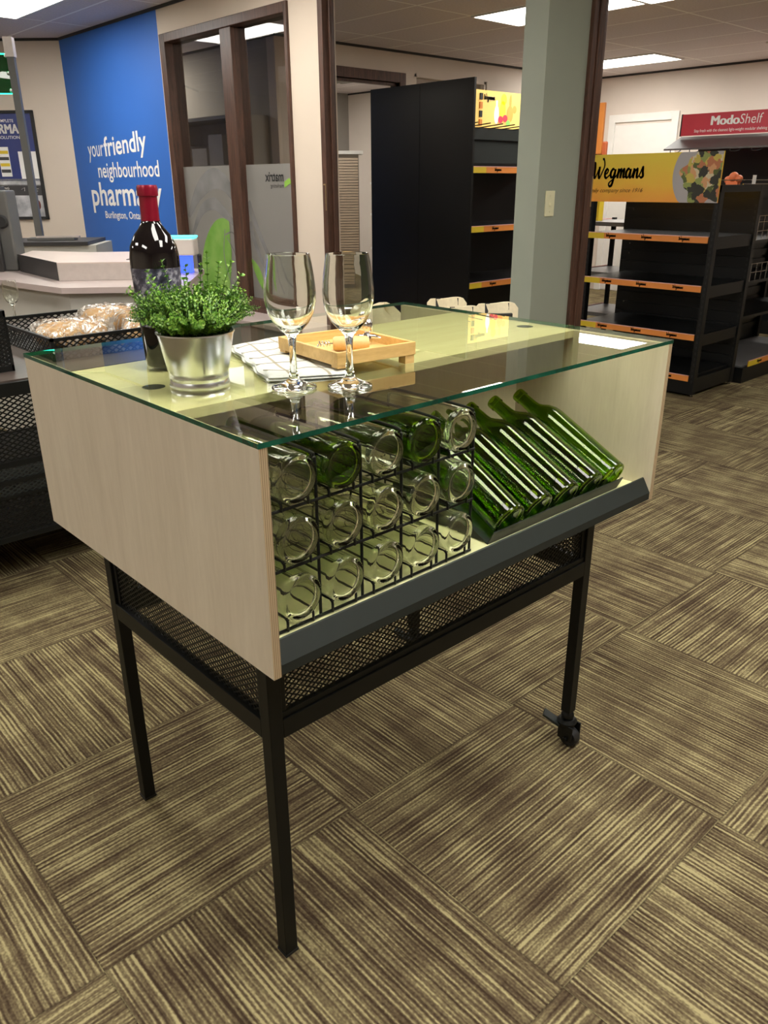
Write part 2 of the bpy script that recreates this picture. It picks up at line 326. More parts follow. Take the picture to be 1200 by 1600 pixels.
class MB:
    def __init__(s): s.v = []; s.f = []; s.mi = []; s.cur = 0
    def add(s, vs, fs, mtx=None):
        n = len(s.v)
        s.v += [(mtx @ Vector(p)) if mtx else Vector(p) for p in vs]
        s.f += [tuple(i + n for i in f) for f in fs]; s.mi += [s.cur] * len(fs)
        return s
    def box(s, a, b, mtx=None):
        x0, y0, z0 = a; x1, y1, z1 = b
        return s.add([(x0, y0, z0), (x1, y0, z0), (x1, y1, z0), (x0, y1, z0), (x0, y0, z1), (x1, y0, z1), (x1, y1, z1), (x0, y1, z1)],
                     [(0, 3, 2, 1), (4, 5, 6, 7), (0, 1, 5, 4), (1, 2, 6, 5), (2, 3, 7, 6), (3, 0, 4, 7)], mtx)
    def prism(s, poly, z0, z1, mtx=None):
        n = len(poly)
        area = sum(poly[i][0] * poly[(i + 1) % n][1] - poly[(i + 1) % n][0] * poly[i][1] for i in range(n))
        if area < 0: poly = poly[::-1]
        vs = [(p[0], p[1], z0) for p in poly] + [(p[0], p[1], z1) for p in poly]
        fs = [tuple(range(n - 1, -1, -1)), tuple(range(n, 2 * n))] + [(i, (i + 1) % n, n + (i + 1) % n, n + i) for i in range(n)]
        return s.add(vs, fs, mtx)
    def lathe(s, prof, n=32, mtx=None, closed=False, mod=None):
        vs = []; fs = []; m = len(prof)
        for i in range(n):
            a = 2 * PI * i / n
            for j, (r, z) in enumerate(prof):
                rr = r * (mod(j, i) if mod else 1)
                vs.append((rr * math.cos(a), rr * math.sin(a), z))
        for i in range(n):
            k = (i + 1) % n
            for j in range(m - 1 if not closed else m):
                l = (j + 1) % m
                if prof[j][0] < 1e-7 and prof[l][0] < 1e-7: continue
                if prof[j][0] < 1e-7: fs.append((i * m + j, k * m + l, i * m + l))
                elif prof[l][0] < 1e-7: fs.append((i * m + j, k * m + j, i * m + l))
                else: fs.append((i * m + j, k * m + j, k * m + l, i * m + l))
        return s.add(vs, fs, mtx)
    def tube(s, pts, r, n=8, caps=True, rf=None):
        pts = [Vector(p) for p in pts]; rings = []
        t0 = (pts[1] - pts[0]).normalized()
        up = Vector((0, 0, 1)) if abs(t0.z) < 0.9 else Vector((1, 0, 0))
        nx = t0.cross(up).normalized()
        for i, p in enumerate(pts):
            t = ((pts[min(i + 1, len(pts) - 1)] - p).normalized() + (p - pts[max(i - 1, 0)]).normalized())
            t = t.normalized() if t.length > 1e-6 else t0
            nx = (nx - t * nx.dot(t)).normalized(); ny = t.cross(nx)
            rr = rf[i] if rf else r
            rings.append([p + (nx * math.cos(2 * PI * k / n) + ny * math.sin(2 * PI * k / n)) * rr for k in range(n)])
        vs = [v for rg in rings for v in rg]; fs = []
        for i in range(len(pts) - 1):
            for k in range(n):
                fs.append((i * n + k, i * n + (k + 1) % n, (i + 1) * n + (k + 1) % n, (i + 1) * n + k))
        if caps:
            fs.append(tuple(range(n - 1, -1, -1))); fs.append(tuple((len(pts) - 1) * n + k for k in range(n)))
        return s.add(vs, fs)
    def bar(s, p, q, w, h, up=(0, 0, 1)):
        p = Vector(p); q = Vector(q); t = (q - p).normalized(); u = Vector(up)
        sd = t.cross(u)
        if sd.length < 1e-5: sd = t.cross(Vector((1, 0, 0)))
        sd.normalize(); u = sd.cross(t)
        vs = []
        for e in (p, q):
            for a, b in ((-1, -1), (1, -1), (1, 1), (-1, 1)): vs.append(e + sd * a * w / 2 + u * b * h / 2)
        return s.add(vs, [(0, 1, 2, 3), (7, 6, 5, 4), (0, 4, 5, 1), (1, 5, 6, 2), (2, 6, 7, 3), (3, 7, 4, 0)])
    def sphere(s, c, r, n=12, m=8, sc=(1, 1, 1)):
        prof = [(r * math.sin(PI * j / m), -r * math.cos(PI * j / m)) for j in range(m + 1)]
        prof[0] = (0, -r); prof[-1] = (0, r)
        return s.lathe(prof, n, Matrix.Translation(c) @ Matrix.Diagonal((*sc, 1)))
    def build(s, name, mats, parent=None, local=False, smooth=False, bevel=0.0, kind=None, sharp=40):
        me = D.meshes.new(name)
        if parent is not None: off = Vector((0, 0, 0)) if local else WL[parent.name]
        else:
            xs = [v.x for v in s.v]; ys = [v.y for v in s.v]; zs = [v.z for v in s.v]
            off = Vector(((min(xs) + max(xs)) / 2, (min(ys) + max(ys)) / 2, min(zs))) if not local else Vector((0, 0, 0))
        me.from_pydata([tuple(v - off) for v in s.v], [], s.f)
        if not isinstance(mats, (list, tuple)): mats = [mats]
        for m in mats: me.materials.append(m)
        if len(mats) > 1: me.polygons.foreach_set('material_index', s.mi)
        if smooth:
            me.polygons.foreach_set('use_smooth', [True] * len(me.polygons))
            try: me.set_sharp_from_angle(angle=math.radians(sharp))
            except Exception: pass
        me.validate(); me.update()
        o = D.objects.new(name, me); COL.objects.link(o)
        if parent is not None:
            o.parent = parent; WL[o.name] = (WL[parent.name] if not local else Vector((0, 0, 0)))
        else:
            o.location = off; WL[o.name] = off
        if parent is not None and not local: WL[o.name] = WL[parent.name]
        if bevel:
            b = o.modifiers.new('bevel', 'BEVEL'); b.width = bevel; b.segments = 2; b.limit_method = 'ANGLE'; b.angle_limit = math.radians(50)
        if kind: o['kind'] = kind
        return o

def struct(name, mb, m, **k): return mb.build(name, m, kind='structure', **k)

def B(a, b, mtx=None): return MB().box(a, b, mtx)

def text_geo(body, bold=0.0, shear=0.0, space=1.0):
    c = D.curves.new('t', 'FONT'); c.body = body; c.offset = bold; c.shear = shear; c.space_character = space; c.resolution_u = 3; c.fill_mode = 'FRONT'
    o = D.objects.new('t', c); COL.objects.link(o)
    dg = bpy.context.evaluated_depsgraph_get(); dg.update()
    me = D.meshes.new_from_object(o.evaluated_get(dg))
    vs = [v.co.copy() for v in me.vertices]; fs = [tuple(p.vertices) for p in me.polygons]
    D.objects.remove(o); D.curves.remove(c); D.meshes.remove(me)
    return vs, fs

def text(mb, body, p0, p1, up, h=None, bold=0.0, shear=0.0, n=None, ref=None, space=1.0):
    """letters from p0 (left end of baseline) to p1, height h of the reference letters along up, raised by n"""
    vs, fs = text_geo(body, bold, shear, space)
    p0 = Vector(p0); p1 = Vector(p1); up = Vector(up)
    x0 = min(v.x for v in vs); x1 = max(v.x for v in vs)
    y1 = max(v.y for v in vs) if ref is None else ref
    W = (p1 - p0) / (x1 - x0)
    H = up.normalized() * (h / y1) if h else up.normalized() * W.length
    nn = Vector(n) if n else Vector((0, 0, 0))
    mb.add([p0 + W * (v.x - x0) + H * v.y + nn for v in vs], fs)
    return mb

def mesh_panel(mb, o, u, v, lu, lv, pu, pv, w=0.0022, t=0.0012):
    """expanded metal: two families of slanted strands clipped to a rectangle"""
    o = Vector(o); u = Vector(u).normalized(); v = Vector(v).normalized(); nrm = u.cross(v)
    k = pv / pu
    for sg in (1, -1):
        c = -lv / k if sg == 1 else 0.0
        end = lu if sg == 1 else lu + lv / k
        x = c
        while x < end:
            # u = x + sg*s , v = k*s
            s0, s1 = 0.0, lv / k
            if sg == 1: s0 = max(s0, -x); s1 = min(s1, lu - x)
            else: s0 = max(s0, x - lu); s1 = min(s1, x)
            if s1 - s0 > 0.002:
                a = o + u * (x + sg * s0) + v * (k * s0) + nrm * (sg * t * 0.4); b = o + u * (x + sg * s1) + v * (k * s1) + nrm * (sg * t * 0.4)
                mb.bar(a, b, w, t, up=nrm)
            x += pu
    return mb

def dup(root, loc, label=None, group=None, rotz=None):
    r = root.copy(); COL.objects.link(r); r.location = loc
    if rotz is not None: r.rotation_euler = (0, 0, rotz)
    if label: r['label'] = label
    if group: r['group'] = group
    for ch in list(root.children):
        c = ch.copy(); COL.objects.link(c); c.parent = r
        for g in list(ch.children):
            d = g.copy(); COL.objects.link(d); d.parent = c
    return r

# ------------------------------------------------------------------ the setting
ZC = 2.6
XW = 2.926      # plane of blue wall and window wall
YB = 5.81       # back wall of the shop room
XR = 9.26       # far right wall
struct('floor', B((-4.2, -4.2, -0.05), (9.5, 10.5, 0.0)), M['carpet'], local=True)
struct('ceiling', B((-4.2, -4.2, ZC), (9.5, 10.5, ZC + 0.05)), M['ceiling'], local=True)
struct('wall_near', B((-4.2, -4.2, 0), (9.5, -4.1, ZC)), M['cream'])
struct('wall_left', B((-4.2, -4.1, 0), (-4.1, 10.5, ZC)), M['cream'])
# 45 degree wall with the poster
P45 = Vector((2.952, 7.28, 0)); E45 = Vector((-0.7168, 0.6973, 0)).normalized(); N45 = Vector((-0.6973, -0.7168, 0)).normalized()
M45 = Matrix(((E45.x, -N45.x, 0, P45.x), (E45.y, -N45.y, 0, P45.y), (0, 0, 1, 0), (0, 0, 0, 1)))
struct('wall_angled', B((0.0, 0.0, 0), (4.4, 0.1, ZC), M45), M['cream'])
struct('wall_back_left', B((-4.2, 10.4, 0), (9.5, 10.5, ZC)), M['cream'])
struct('wall_blue', B((XW, 5.47, 0), (XW + 0.12, 7.30, ZC)), M['blue'])
# window wall around the opening
wy0, wy1, wz0, wz1 = 3.81, 5.43, 0.50, 2.41
mb = MB(); mb.box((XW, wy0, 0), (XW + 0.12, wy1, wz0)); mb.box((XW, wy0, wz1), (XW + 0.12, wy1, ZC)); mb.box((XW, wy1, 0), (XW + 0.12, 5.47, ZC)); mb.box((XW, 3.50, 0), (XW + 0.12, wy0, ZC))
struct('wall_window', mb, M['cream'])
# window frame, mullion, glass
fr = MB(); x0, x1 = XW - 0.02, XW + 0.13
fr.box((x0, wy1 - 0.075, wz0), (x1, wy1, wz1)); fr.box((x0, wy0, wz0), (x1, wy0 + 0.03, wz1)); fr.box((x0, wy0 + 0.03, wz1 - 0.06), (x1, wy1 - 0.075, wz1)); fr.box((x0, wy0 + 0.03, wz0), (x1, wy1 - 0.075, wz0 + 0.06))
fr.box((x0 + 0.01, 4.46, wz0 + 0.06), (x1 - 0.01, 4.60, wz1 - 0.06))
wf = struct('window_1', fr, M['darkwood'], bevel=0.004)
struct('trim_1', B((XW - 0.035, wy0 - 0.03, wz0 - 0.03), (XW, wy1 + 0.03, wz0)), M['darkwood'])
for ya, yb in ((wy0 + 0.03, 4.46), (4.60, wy1 - 0.075)):
    B((XW + 0.05, ya, wz0 + 0.06), (XW + 0.056, yb, wz1 - 0.06)).build('pane', M['pane_window'], wf)
    B((XW + 0.045, ya, wz0 + 0.06), (XW + 0.048, yb, 1.49)).build('frosted_film', M['frost'], wf)
def ribbon(mb, pts, ws, x):
    n = len(pts)
    vs = []
    for i, (y, z) in enumerate(pts):
        a = Vector(pts[max(i - 1, 0)]); b = Vector(pts[min(i + 1, n - 1)]); t = (b - a).normalized(); q = Vector((-t.y, t.x)) * ws[i] / 2
        vs += [(x, y + q.x, z + q.y), (x, y - q.x, z - q.y)]
    mb.add(vs, [(2 * i, 2 * i + 1, 2 * i + 3, 2 * i + 2) for i in range(n - 1)])
def arc(p, n=24):
    # Catmull-Rom through points
    out = []
    for i in range(len(p) - 1):
        a, b, c, d = p[max(i - 1, 0)], p[i], p[i + 1], p[min(i + 2, len(p) - 1)]
        for k in range(n):
            t = k / n
            out.append(tuple(0.5 * ((2 * b[j]) + (c[j] - a[j]) * t + (2 * a[j] - 5 * b[j] + 4 * c[j] - d[j]) * t * t + (3 * b[j] - a[j] - 3 * c[j] + d[j]) * t ** 3) for j in range(len(b))))
    out.append(tuple(p[-1])); return out
sw = MB()
p = arc([(5.33, 1.12), (5.15, 1.30), (4.93, 1.40), (4.75, 1.36), (4.61, 1.22)]); ribbon(sw, p, [0.03 + 0.12 * math.sin(PI * i / (len(p) - 1)) for i in range(len(p))], XW + 0.0440)
p = arc([(5.30, 0.98), (5.12, 1.17), (4.93, 1.22), (4.78, 1.15), (4.61, 1.05)]); ribbon(sw, p, [0.02 + 0.07 * math.sin(PI * i / (len(p) - 1)) for i in range(len(p))], XW + 0.0435)
p = arc([(4.46, 1.24), (4.36, 1.06), (4.22, 0.86), (4.05, 0.72), (3.85, 0.64)]); ribbon(sw, p, [0.06 - 0.05 * i / len(p) for i in range(len(p))], XW + 0.0440)
p = arc([(4.46, 1.10), (4.38, 0.92), (4.25, 0.74), (4.1, 0.60)]); ribbon(sw, p, [0.05 - 0.03 * i / len(p) for i in range(len(p))], XW + 0.0435)
sw.build('swirl', M['swirl'], wf)
lf = MB()
p = arc([(5.02, 0.42), (4.98, 0.72), (4.86, 0.98), (4.74, 1.10)]); ribbon(lf, p, [0.42 * math.sin(PI * min(1, 0.25 + 0.75 * i / (len(p) - 1))) + 0.004 for i in range(len(p))], XW + 0.0425)
p = arc([(4.46, 0.84), (4.38, 0.74), (4.30, 0.60)]); ribbon(lf, p, [0.004 + 0.07 * math.sin(PI * i / (len(p) - 1)) for i in range(len(p))], XW + 0.0425)
lf.build('leaf_graphic', M['leaffilm'], wf)
ln = MB()
p = arc([(4.80, 1.04), (4.84, 0.85), (4.78, 0.66), (4.70, 0.5)]); ribbon(ln, p, [0.010] * len(p), XW + 0.0415)
p = arc([(4.80, 1.00), (4.70, 1.02), (4.61, 0.96)]); ribbon(ln, p, [0.012] * len(p), XW + 0.0415)
p = arc([(4.78, 0.98), (4.68, 0.86), (4.66, 0.70), (4.72, 0.52)]); ribbon(ln, p, [0.008] * len(p), XW + 0.0415)
ln.build('vein_lines', M['swirl'], wf)
tx = MB(); text(tx, 'matrix', (XW + 0.042, 4.004, 1.379), (XW + 0.042, 4.222, 1.379), (0, 0, 1), 0.060, bold=0.02)
text(tx, 'marketing', (XW + 0.042, 4.004, 1.338), (XW + 0.042, 4.160, 1.338), (0, 0, 1), 0.026)
tx.build('lettering', M['ink'], wf)
lg = MB(); lg.add([(XW + 0.042, 3.995, 1.335), (XW + 0.042, 3.995, 1.375), (XW + 0.042, 3.935, 1.40), (XW + 0.042, 3.925, 1.385), (XW + 0.042, 3.86, 1.425), (XW + 0.042, 3.862, 1.37), (XW + 0.042, 3.92, 1.35), (XW + 0.042, 3.93, 1.365)], [(0, 1, 2, 3, 4, 5, 6, 7)])
lg.build('logo', M['logogreen'], wf)
# lettering on the blue wall
bt = MB(); xb = XW - 0.003
text(bt, 'your', (xb, 6.985, 1.600), (xb, 6.66, 1.605), (0, 0, 1), 0.105, ref=0.53, bold=0.004)
text(bt, 'friendly', (xb, 6.645, 1.600), (xb, 5.84, 1.630), (0, 0, 1), 0.117, ref=0.53, bold=0.016)
text(bt, 'neighbourhood', (xb, 6.825, 1.425), (xb, 5.668, 1.424), (0, 0, 1), 0.095, ref=0.53, bold=0.010)
text(bt, 'pharmacy', (xb, 7.03, 1.185), (xb, 5.66, 1.200), (0, 0, 1), 0.150, ref=0.53, bold=0.016)
text(bt, 'Burlington, Ontario', (xb, 6.79, 1.075), (xb, 5.98, 1.082), (0, 0, 1), 0.046, ref=0.53, bold=0.012)
tag(bt.build('wall_lettering', M['whiteprint']), 'white wall lettering about a friendly neighbourhood pharmacy on the blue wall', 'lettering')
# jamb beside the window post, sage wing wall with its end trim
mb = MB(); mb.box((XW - 0.02, 3.455, 0), (XW + 0.075, 3.50, ZC)); mb.box((XW + 0.025, 3.44, 0), (XW + 0.05, 3.455, ZC))
d1 = struct('door_1', mb, M['darkwood'], bevel=0.003)
mb = MB(); mb.box((XW - 0.0235, 3.463, 1.20), (XW - 0.02, 3.468, 1.36)); mb.box((XW - 0.0235, 3.468, 1.352), (XW - 0.02, 3.485, 1.36)); mb.build('strike_plate', M['brass'], d1)
struct('wall_sage', B((XW, 1.806, 0), (3.26, 1.945, ZC)), M['sage'])
mb = MB(); mb.box((3.26, 1.785, 0), (3.375, 1.965, ZC)); mb.box((3.30, 1.775, 0), (3.35, 1.785, ZC)); 
t2 = struct('trim_2', mb, M['darkwood'], bevel=0.003)
B((3.353, 1.781, 1.24), (3.366, 1.785, 1.39)).build('strike_plate', M['brass'], t2)
ls = tag(MB().box((2.990, 1.800, 1.20), (3.065, 1.806, 1.322)).build('light_switch', M['ivory'], bevel=0.002), 'ivory light switch plate on the sage green wall end', 'light switch')
B((3.022, 1.790, 1.250), (3.033, 1.801, 1.272)).build('toggle', M['ivory'], ls)
for zz in (1.222, 1.298):
    MB().lathe([(0, 0), (0.003, 0), (0.003, 0.0015), (0, 0.0015)], 10, Matrix.Translation((3.0275, 1.800, zz)) @ Matrix.Rotation(PI / 2, 4, 'X')).build('screw', M['ivory'], ls)
# back wall of the shop room, with doorway and clerestory window
dx0, dx1, dzt = 4.88, 5.79, 2.31
cx0, cx1, cz0, cz1 = 6.01, 7.14, 1.0, 2.41
mb = MB(); y0, y1 = YB, YB + 0.12
mb.box((4.25, y0, 0), (dx0, y1, ZC)); mb.box((dx0, y0, dzt), (dx1, y1, ZC)); mb.box((dx1, y0, 0), (cx0, y1, ZC)); mb.box((cx0, y0, cz1), (cx1, y1, ZC)); mb.box((cx0, y0, 0), (cx1, y1, cz0)); mb.box((cx1, y0, 0), (XR, y1, ZC))
struct('wall_back', mb, M['offwhite'])
mb = MB(); mb.box((4.80, y0 - 0.02, 0), (dx0, y1 + 0.01, dzt + 0.09)); mb.box((dx1, y0 - 0.02, 0), (5.87, y1 + 0.01, dzt + 0.09)); mb.box((dx0, y0 - 0.02, dzt), (dx1, y1 + 0.01, dzt + 0.09))
mb.box((dx1 - 0.03, y0 + 0.03, 0), (dx1, y0 + 0.07, dzt)); mb.box((dx0, y0 + 0.03, dzt - 0.03), (dx1, y0 + 0.07, dzt))
struct('door_2', mb, M['darkwood'], bevel=0.003)
mb = MB(); mb.box((cx0, y0, cz0), (cx0 + 0.03, y1, cz1)); mb.box((cx1 - 0.03, y0, cz0), (cx1, y1, cz1)); mb.box((cx0, y0, cz1 - 0.03), (cx1, y1, cz1)); mb.box((cx0, y0, cz0), (cx1, y1, cz0 + 0.03))
w2 = struct('window_2', mb, M['offwhite'])
B((cx0 + 0.03, y0 + 0.05, cz0 + 0.03), (cx1 - 0.03, y0 + 0.056, cz1 - 0.03)).build('pane', M['pane_window'], w2)
struct('wall_right', B((XR, -4.1, 0), (XR + 0.1, 9.35, ZC)), M['offwhite'])
struct('wall_office_side', B((4.25, YB + 0.12, 0), (4.35, 9.4, ZC)), M['greywall'])
struct('wall_store_back', B((4.35, 9.32, 0), (8.09, 9.42, ZC)), M['greywall'])
struct('wall_store_right', B((8.09, YB + 0.12, 0), (8.19, 9.42, ZC)), M['offwhite'])
# dark line where walls meet the ceiling
mb = MB(); s = 0.022
mb.box((XW - 0.008, 3.50, ZC - s), (XW, 7.30, ZC))
struct('trim_3', mb, M['blacktrim'])
mb = MB(); mb.box((0.0, -0.008, ZC - s), (4.4, 0.0, ZC), M45); struct('trim_4', mb, M['blacktrim'])
struct('trim_5', B((4.25, YB - 0.008, ZC - s), (XR, YB, ZC)), M['blacktrim'])
struct('trim_6', B((XR - 0.008, -4.1, ZC - s), (XR, YB, ZC)), M['blacktrim'])
struct('trim_7', B((8.082, YB + 0.12, ZC - s), (8.09, 9.32, ZC)), M['blacktrim'])
struct('trim_8', B((4.242, YB + 0.0, ZC - s), (4.25, 9.4, ZC)), M['blacktrim'])
# white door in the far right wall
mb = MB(); mb.box((XR - 0.02, 4.57, 0), (XR, 4.66, 2.15)); mb.box((XR - 0.02, 5.44, 0), (XR, 5.53, 2.15)); mb.box((XR - 0.02, 4.66, 2.06), (XR, 5.44, 2.15)); mb.box((XR - 0.008, 4.66, 0.01), (XR, 5.44, 2.03))
dd = struct('door_3', mb, M['white'], bevel=0.003)
mb = MB(); mb.tube([(XR - 0.01, 4.72, 1.0), (XR - 0.06, 4.72, 1.0), (XR - 0.06, 4.84, 1.0)], 0.009); mb.build('door_handle', M['chrome'], dd)
# low bench under the window
bt_ = thing('window_bench', 'low pinkish bench with a grey front under the window wall', 'bench', (2.77, 4.3, 0))
B((2.60, 3.46, 0.44), (2.92, 5.40, 0.47)).build('bench_top', M['pinkgrey'], bt_, bevel=0.004)
B((2.64, 3.50, 0.0), (2.91, 5.38, 0.44)).build('bench_front', M['greywall'], bt_)

# ------------------------------------------------------------------ ceiling lights and vent
def ceiling_light(x0, y0, label):
    t = thing('ceiling_light', label, 'ceiling light', (x0 + 0.305, y0 + 0.61, ZC), 'recessed ceiling light panels')
    mb = MB(); a = 0.018
    for q0, q1 in (((0, 0), (0.61, a)), ((0, 1.22 - a), (0.61, 1.22)), ((0, a), (a, 1.22 - a)), ((0.61 - a, a), (0.61, 1.22 - a))):
        mb.box((x0 + q0[0], y0 + q0[1], ZC - 0.012), (x0 + q1[0], y0 + q1[1], ZC - 0.001))
    mb.build('light_frame', M['lampframe'], t)
    B((x0 + a, y0 + a, ZC - 0.007), (x0 + 0.61 - a, y0 + 1.22 - a, ZC - 0.001)).build('diffuser', M['lamp'], t)
ceiling_light(1.70, 5.37, 'lit ceiling panel cut off at the top left corner near the blue wall')
ceiling_light(5.00, 2.93, 'lit ceiling panel whose edge meets the left side of the sage wall end')
ceiling_light(5.03, 1.71, 'lit ceiling panel just past the dark trim at the very top of the picture')
ceiling_light(7.92, 4.20, 'lit ceiling panel above the white door and the sage wall trim')
ceiling_light(8.12, 1.92, 'lit ceiling panel at the right edge high above the red banner')
ceiling_light(6.10, 7.56, 'lit ceiling panel seen through the far doorway with dark frame')
for x, y in ((-0.74, 5.37), (-3.18, 5.37), (1.70, 2.93), (-0.13, 1.71), (-0.13, -0.73), (0.48, -1.95), (1.70, -0.73), (-2.57, -0.73), (-2.57, 1.71), (4.75, -1.34), (4.75, 8.1), (3.32, 7.4)):  # last ones are hidden panels, added to brighten store room and office
    ceiling_light(x, y, 'lit ceiling panel out of view over the carpet, some added for more light')  # the frontmost unseen panel is added to brighten the bottle shelf
vt = MB()
for i in range(7): vt.box((6.62 + 0.085 * i, 7.75, ZC - 0.010), (6.66 + 0.085 * i, 8.35, ZC - 0.002))
vt.box((6.60, 7.73, ZC - 0.004), (7.22, 8.37, ZC - 0.001))
tag(vt.build('ceiling_vent', M['greywall']), 'grey ceiling vent seen through the far doorway', 'vent')

# ------------------------------------------------------------------ the display table
L, DP, ZT, ZB, G = 1.0314, 0.8016, 1.05, 0.703, 0.0075
T = thing('display_table', 'maple display table with glass top, bottle compartment and thin black legs', 'table', (L / 2, DP / 2, 0))
def side(x0, x1, nm):
    mb = MB(); mb.box((x0, 0, ZB), (x1, DP, ZT)); mb.mi = [0, 0, 1, 0, 1, 0]
    return mb.build('side_panel', [M['maple'], M['plyx']], T)
side(0, 0.0135, 'l'); side(L - 0.0135, L, 'r')
B((0.0135, 0.235, ZT - 0.016), (L - 0.0135, 0.61, ZT)).build('deck', M['maple_flat'], T)
B((0.0135, 0.388, 0.735), (L - 0.0135, 0.404, ZT - 0.016)).build('divider', M['maple'], T)
B((0.0135, 0.02, 0.718), (L - 0.0135, DP - 0.02, 0.735)).build('shelf', M['shelf_glow_wood'], T)
for sy in (0, 1):
    Y = (lambda y: y) if sy == 0 else (lambda y: DP - y)
    prof = [(0.018, 0.752), (0.021, 0.753), (0.003, 0.721), (0.003, 0.709), (0.010, 0.707), (0.010, 0.704), (0.0, 0.706), (0.0, 0.722)]
    vs = [(x, Y(a), z) for x in (0.0145, L - 0.0145) for a, z in prof]; n = len(prof)
    fs = [(i, (i + 1) % n, n + (i + 1) % n, n + i) for i in range(n)] + [tuple(range(n)), tuple(range(2 * n - 1, n - 1, -1))]
    mb = MB(); mb.add(vs, fs)
    if sy == 1: pass
    mb.build('price_rail', M['charcoal'], T)
# glass: faces let light through, the four edges are dark green
mb = MB(); mb.box((-0.001, -0.001, ZT + 0.0003), (L + 0.001, DP + 0.001, ZT + G)); mb.mi = [0, 0, 1, 1, 1, 1]
mb.build('glass_top', [M['pane_table'], M['glass_edge']], T)
for x, y in ((0.065, 0.40), (L - 0.05, 0.345)):
    MB().lathe([(0, 0), (0.019, 0), (0.019, 0.0004), (0, 0.0004)], 28, Matrix.Translation((x, y, ZT - 0.0002))).build('glass_bonding_disc', M['charcoal'], T, smooth=True)
# base frame
ix, iy, s = 0.053, 0.104, 0.027
xa, xb, ya, yb = ix, L - ix, iy, DP - iy
for x, y, cast in ((xa, ya, 0), (xa, yb - s, 0), (xb - s, ya, 1), (xb - s, yb - s, 1)):
    B((x, y, 0.10 if cast else 0.004), (x + s, y + s, ZB)).build('leg', M['black'], T, bevel=0.0015)
    if not cast:
        B((x - 0.001, y - 0.001, 0.0), (x + s + 0.001, y + s + 0.001, 0.006)).build('foot_cap', M['rubber'], T)
    else:
        cx, cy = x + s / 2, y + s / 2
        c = MB(); c.tube([(cx, cy, 0.118), (cx, cy, 0.066)], 0.012, 12); c.lathe([(0, 0.062), (0.024, 0.062), (0.026, 0.070), (0.020, 0.078), (0, 0.078)], 16, Matrix.Translation((cx, cy, 0)))
        c.sphere((cx, cy, 0.087), 0.017, 12, 8)
        c.box((cx - 0.020, cy - 0.030, 0.022), (cx - 0.016, cy + 0.012, 0.066)); c.box((cx + 0.016, cy - 0.030, 0.022), (cx + 0.020, cy + 0.012, 0.066))
        c.tube([(cx - 0.026, cy - 0.012, 0.026), (cx + 0.026, cy - 0.012, 0.026)], 0.006, 10)
        cc = c.build('caster', M['black'], T, smooth=True)
        wm = MB(); wm.lathe([(0, -0.012), (0.024, -0.012), (0.026, -0.008), (0.026, 0.008), (0.024, 0.012), (0, 0.012)], 24, Matrix.Translation((cx, cy - 0.012, 0.026)) @ Matrix.Rotation(PI / 2, 4, 'Y'))
        wm.build('wheel', M['rubber'], cc, smooth=True)
        pm = MB(); pm.bar((cx - 0.014, cy + 0.012, 0.060), (cx - 0.034, cy + 0.050, 0.085), 0.028, 0.006); pm.build('brake_pedal', M['charcoal'], cc)
mb = MB(); zr0, zr1 = 0.498, 0.535
for z0, z1 in ((zr0, zr1), (0.676, ZB)):
    mb.box((xa + s, ya, z0), (xb - s, ya + s * 0.8, z1)); mb.box((xa + s, yb - s * 0.8, z0), (xb - s, yb, z1))
    mb.box((xa, ya + s, z0), (xa + s * 0.8, yb - s, z1)); mb.box((xb - s * 0.8, ya + s, z0), (xb, yb - s, z1))
for (x0_, y0_, x1_, y1_) in ((xa + s, ya + 0.006, xa + s + 0.012, ya + 0.018), (xb - s - 0.012, ya + 0.006, xb - s, ya + 0.018), (xa + s, yb - 0.018, xa + s + 0.012, yb - 0.006), (xb - s - 0.012, yb - 0.018, xb - s, yb - 0.006),
                         (xa + 0.006, ya + s, xa + 0.018, ya + s + 0.012), (xa + 0.006, yb - s - 0.012, xa + 0.018, yb - s), (xb - 0.018, ya + s, xb - 0.006, ya + s + 0.012), (xb - 0.018, yb - s - 0.012, xb - 0.006, yb - s)):
    mb.box((x0_, y0_, zr1), (x1_, y1_, 0.676))
mb.box((xa + s, ya + 0.004, zr1), (xb - s, ya + 0.016, zr1 + 0.012)); mb.box((xa + s, yb - 0.016, zr1), (xb - s, yb - 0.004, zr1 + 0.012))
mb.build('rail_frame', M['black'], T, bevel=0.001)
lw, ld, hz = xb - xa - 2 * s, yb - ya - 2 * s, 0.676 - zr1
for o, u, ln_ in (((xa + s, ya + 0.010, zr1), (1, 0, 0), lw), ((xa + s, yb - 0.010, zr1), (1, 0, 0), lw), ((xa + 0.010, ya + s, zr1), (0, 1, 0), ld), ((xb - 0.010, ya + s, zr1), (0, 1, 0), ld)):
    mm = MB(); mesh_panel(mm, o, u, (0, 0, 1), ln_, hz, 0.0160, 0.0105, 0.0027, 0.0014); mm.build('mesh_panel', M['black'], T)

# ------------------------------------------------------------------ wire rack and bottles
def bottle_profile(r=0.037, h=0.30):
    outer = [(0, 0.0055), (0.015, 0.0048), (0.025, 0.0030), (0.029, 0.0010), (0.0315, 0.0), (0.0345, 0.0006), (0.0365, 0.003), (r, 0.008), (r, 0.10), (r, 0.188), (0.0355, 0.203), (0.030, 0.219), (0.022, 0.231), (0.0165, 0.241), (0.0148, 0.252), (0.0140, h - 0.018), (0.0158, h - 0.017), (0.0158, h - 0.004), (0.0145, h)]
    inner = [(0.0095, h), (0.0095, 0.252), (0.0120, 0.240), (0.018, 0.229), (0.0262, 0.217), (0.0320, 0.202), (0.0338, 0.187), (0.0338, 0.10), (0.0338, 0.014), (0.0322, 0.0085), (0.028, 0.0065), (0.022, 0.0075), (0.012, 0.0090), (0, 0.0095)]
    return outer + inner
BP = bottle_profile()
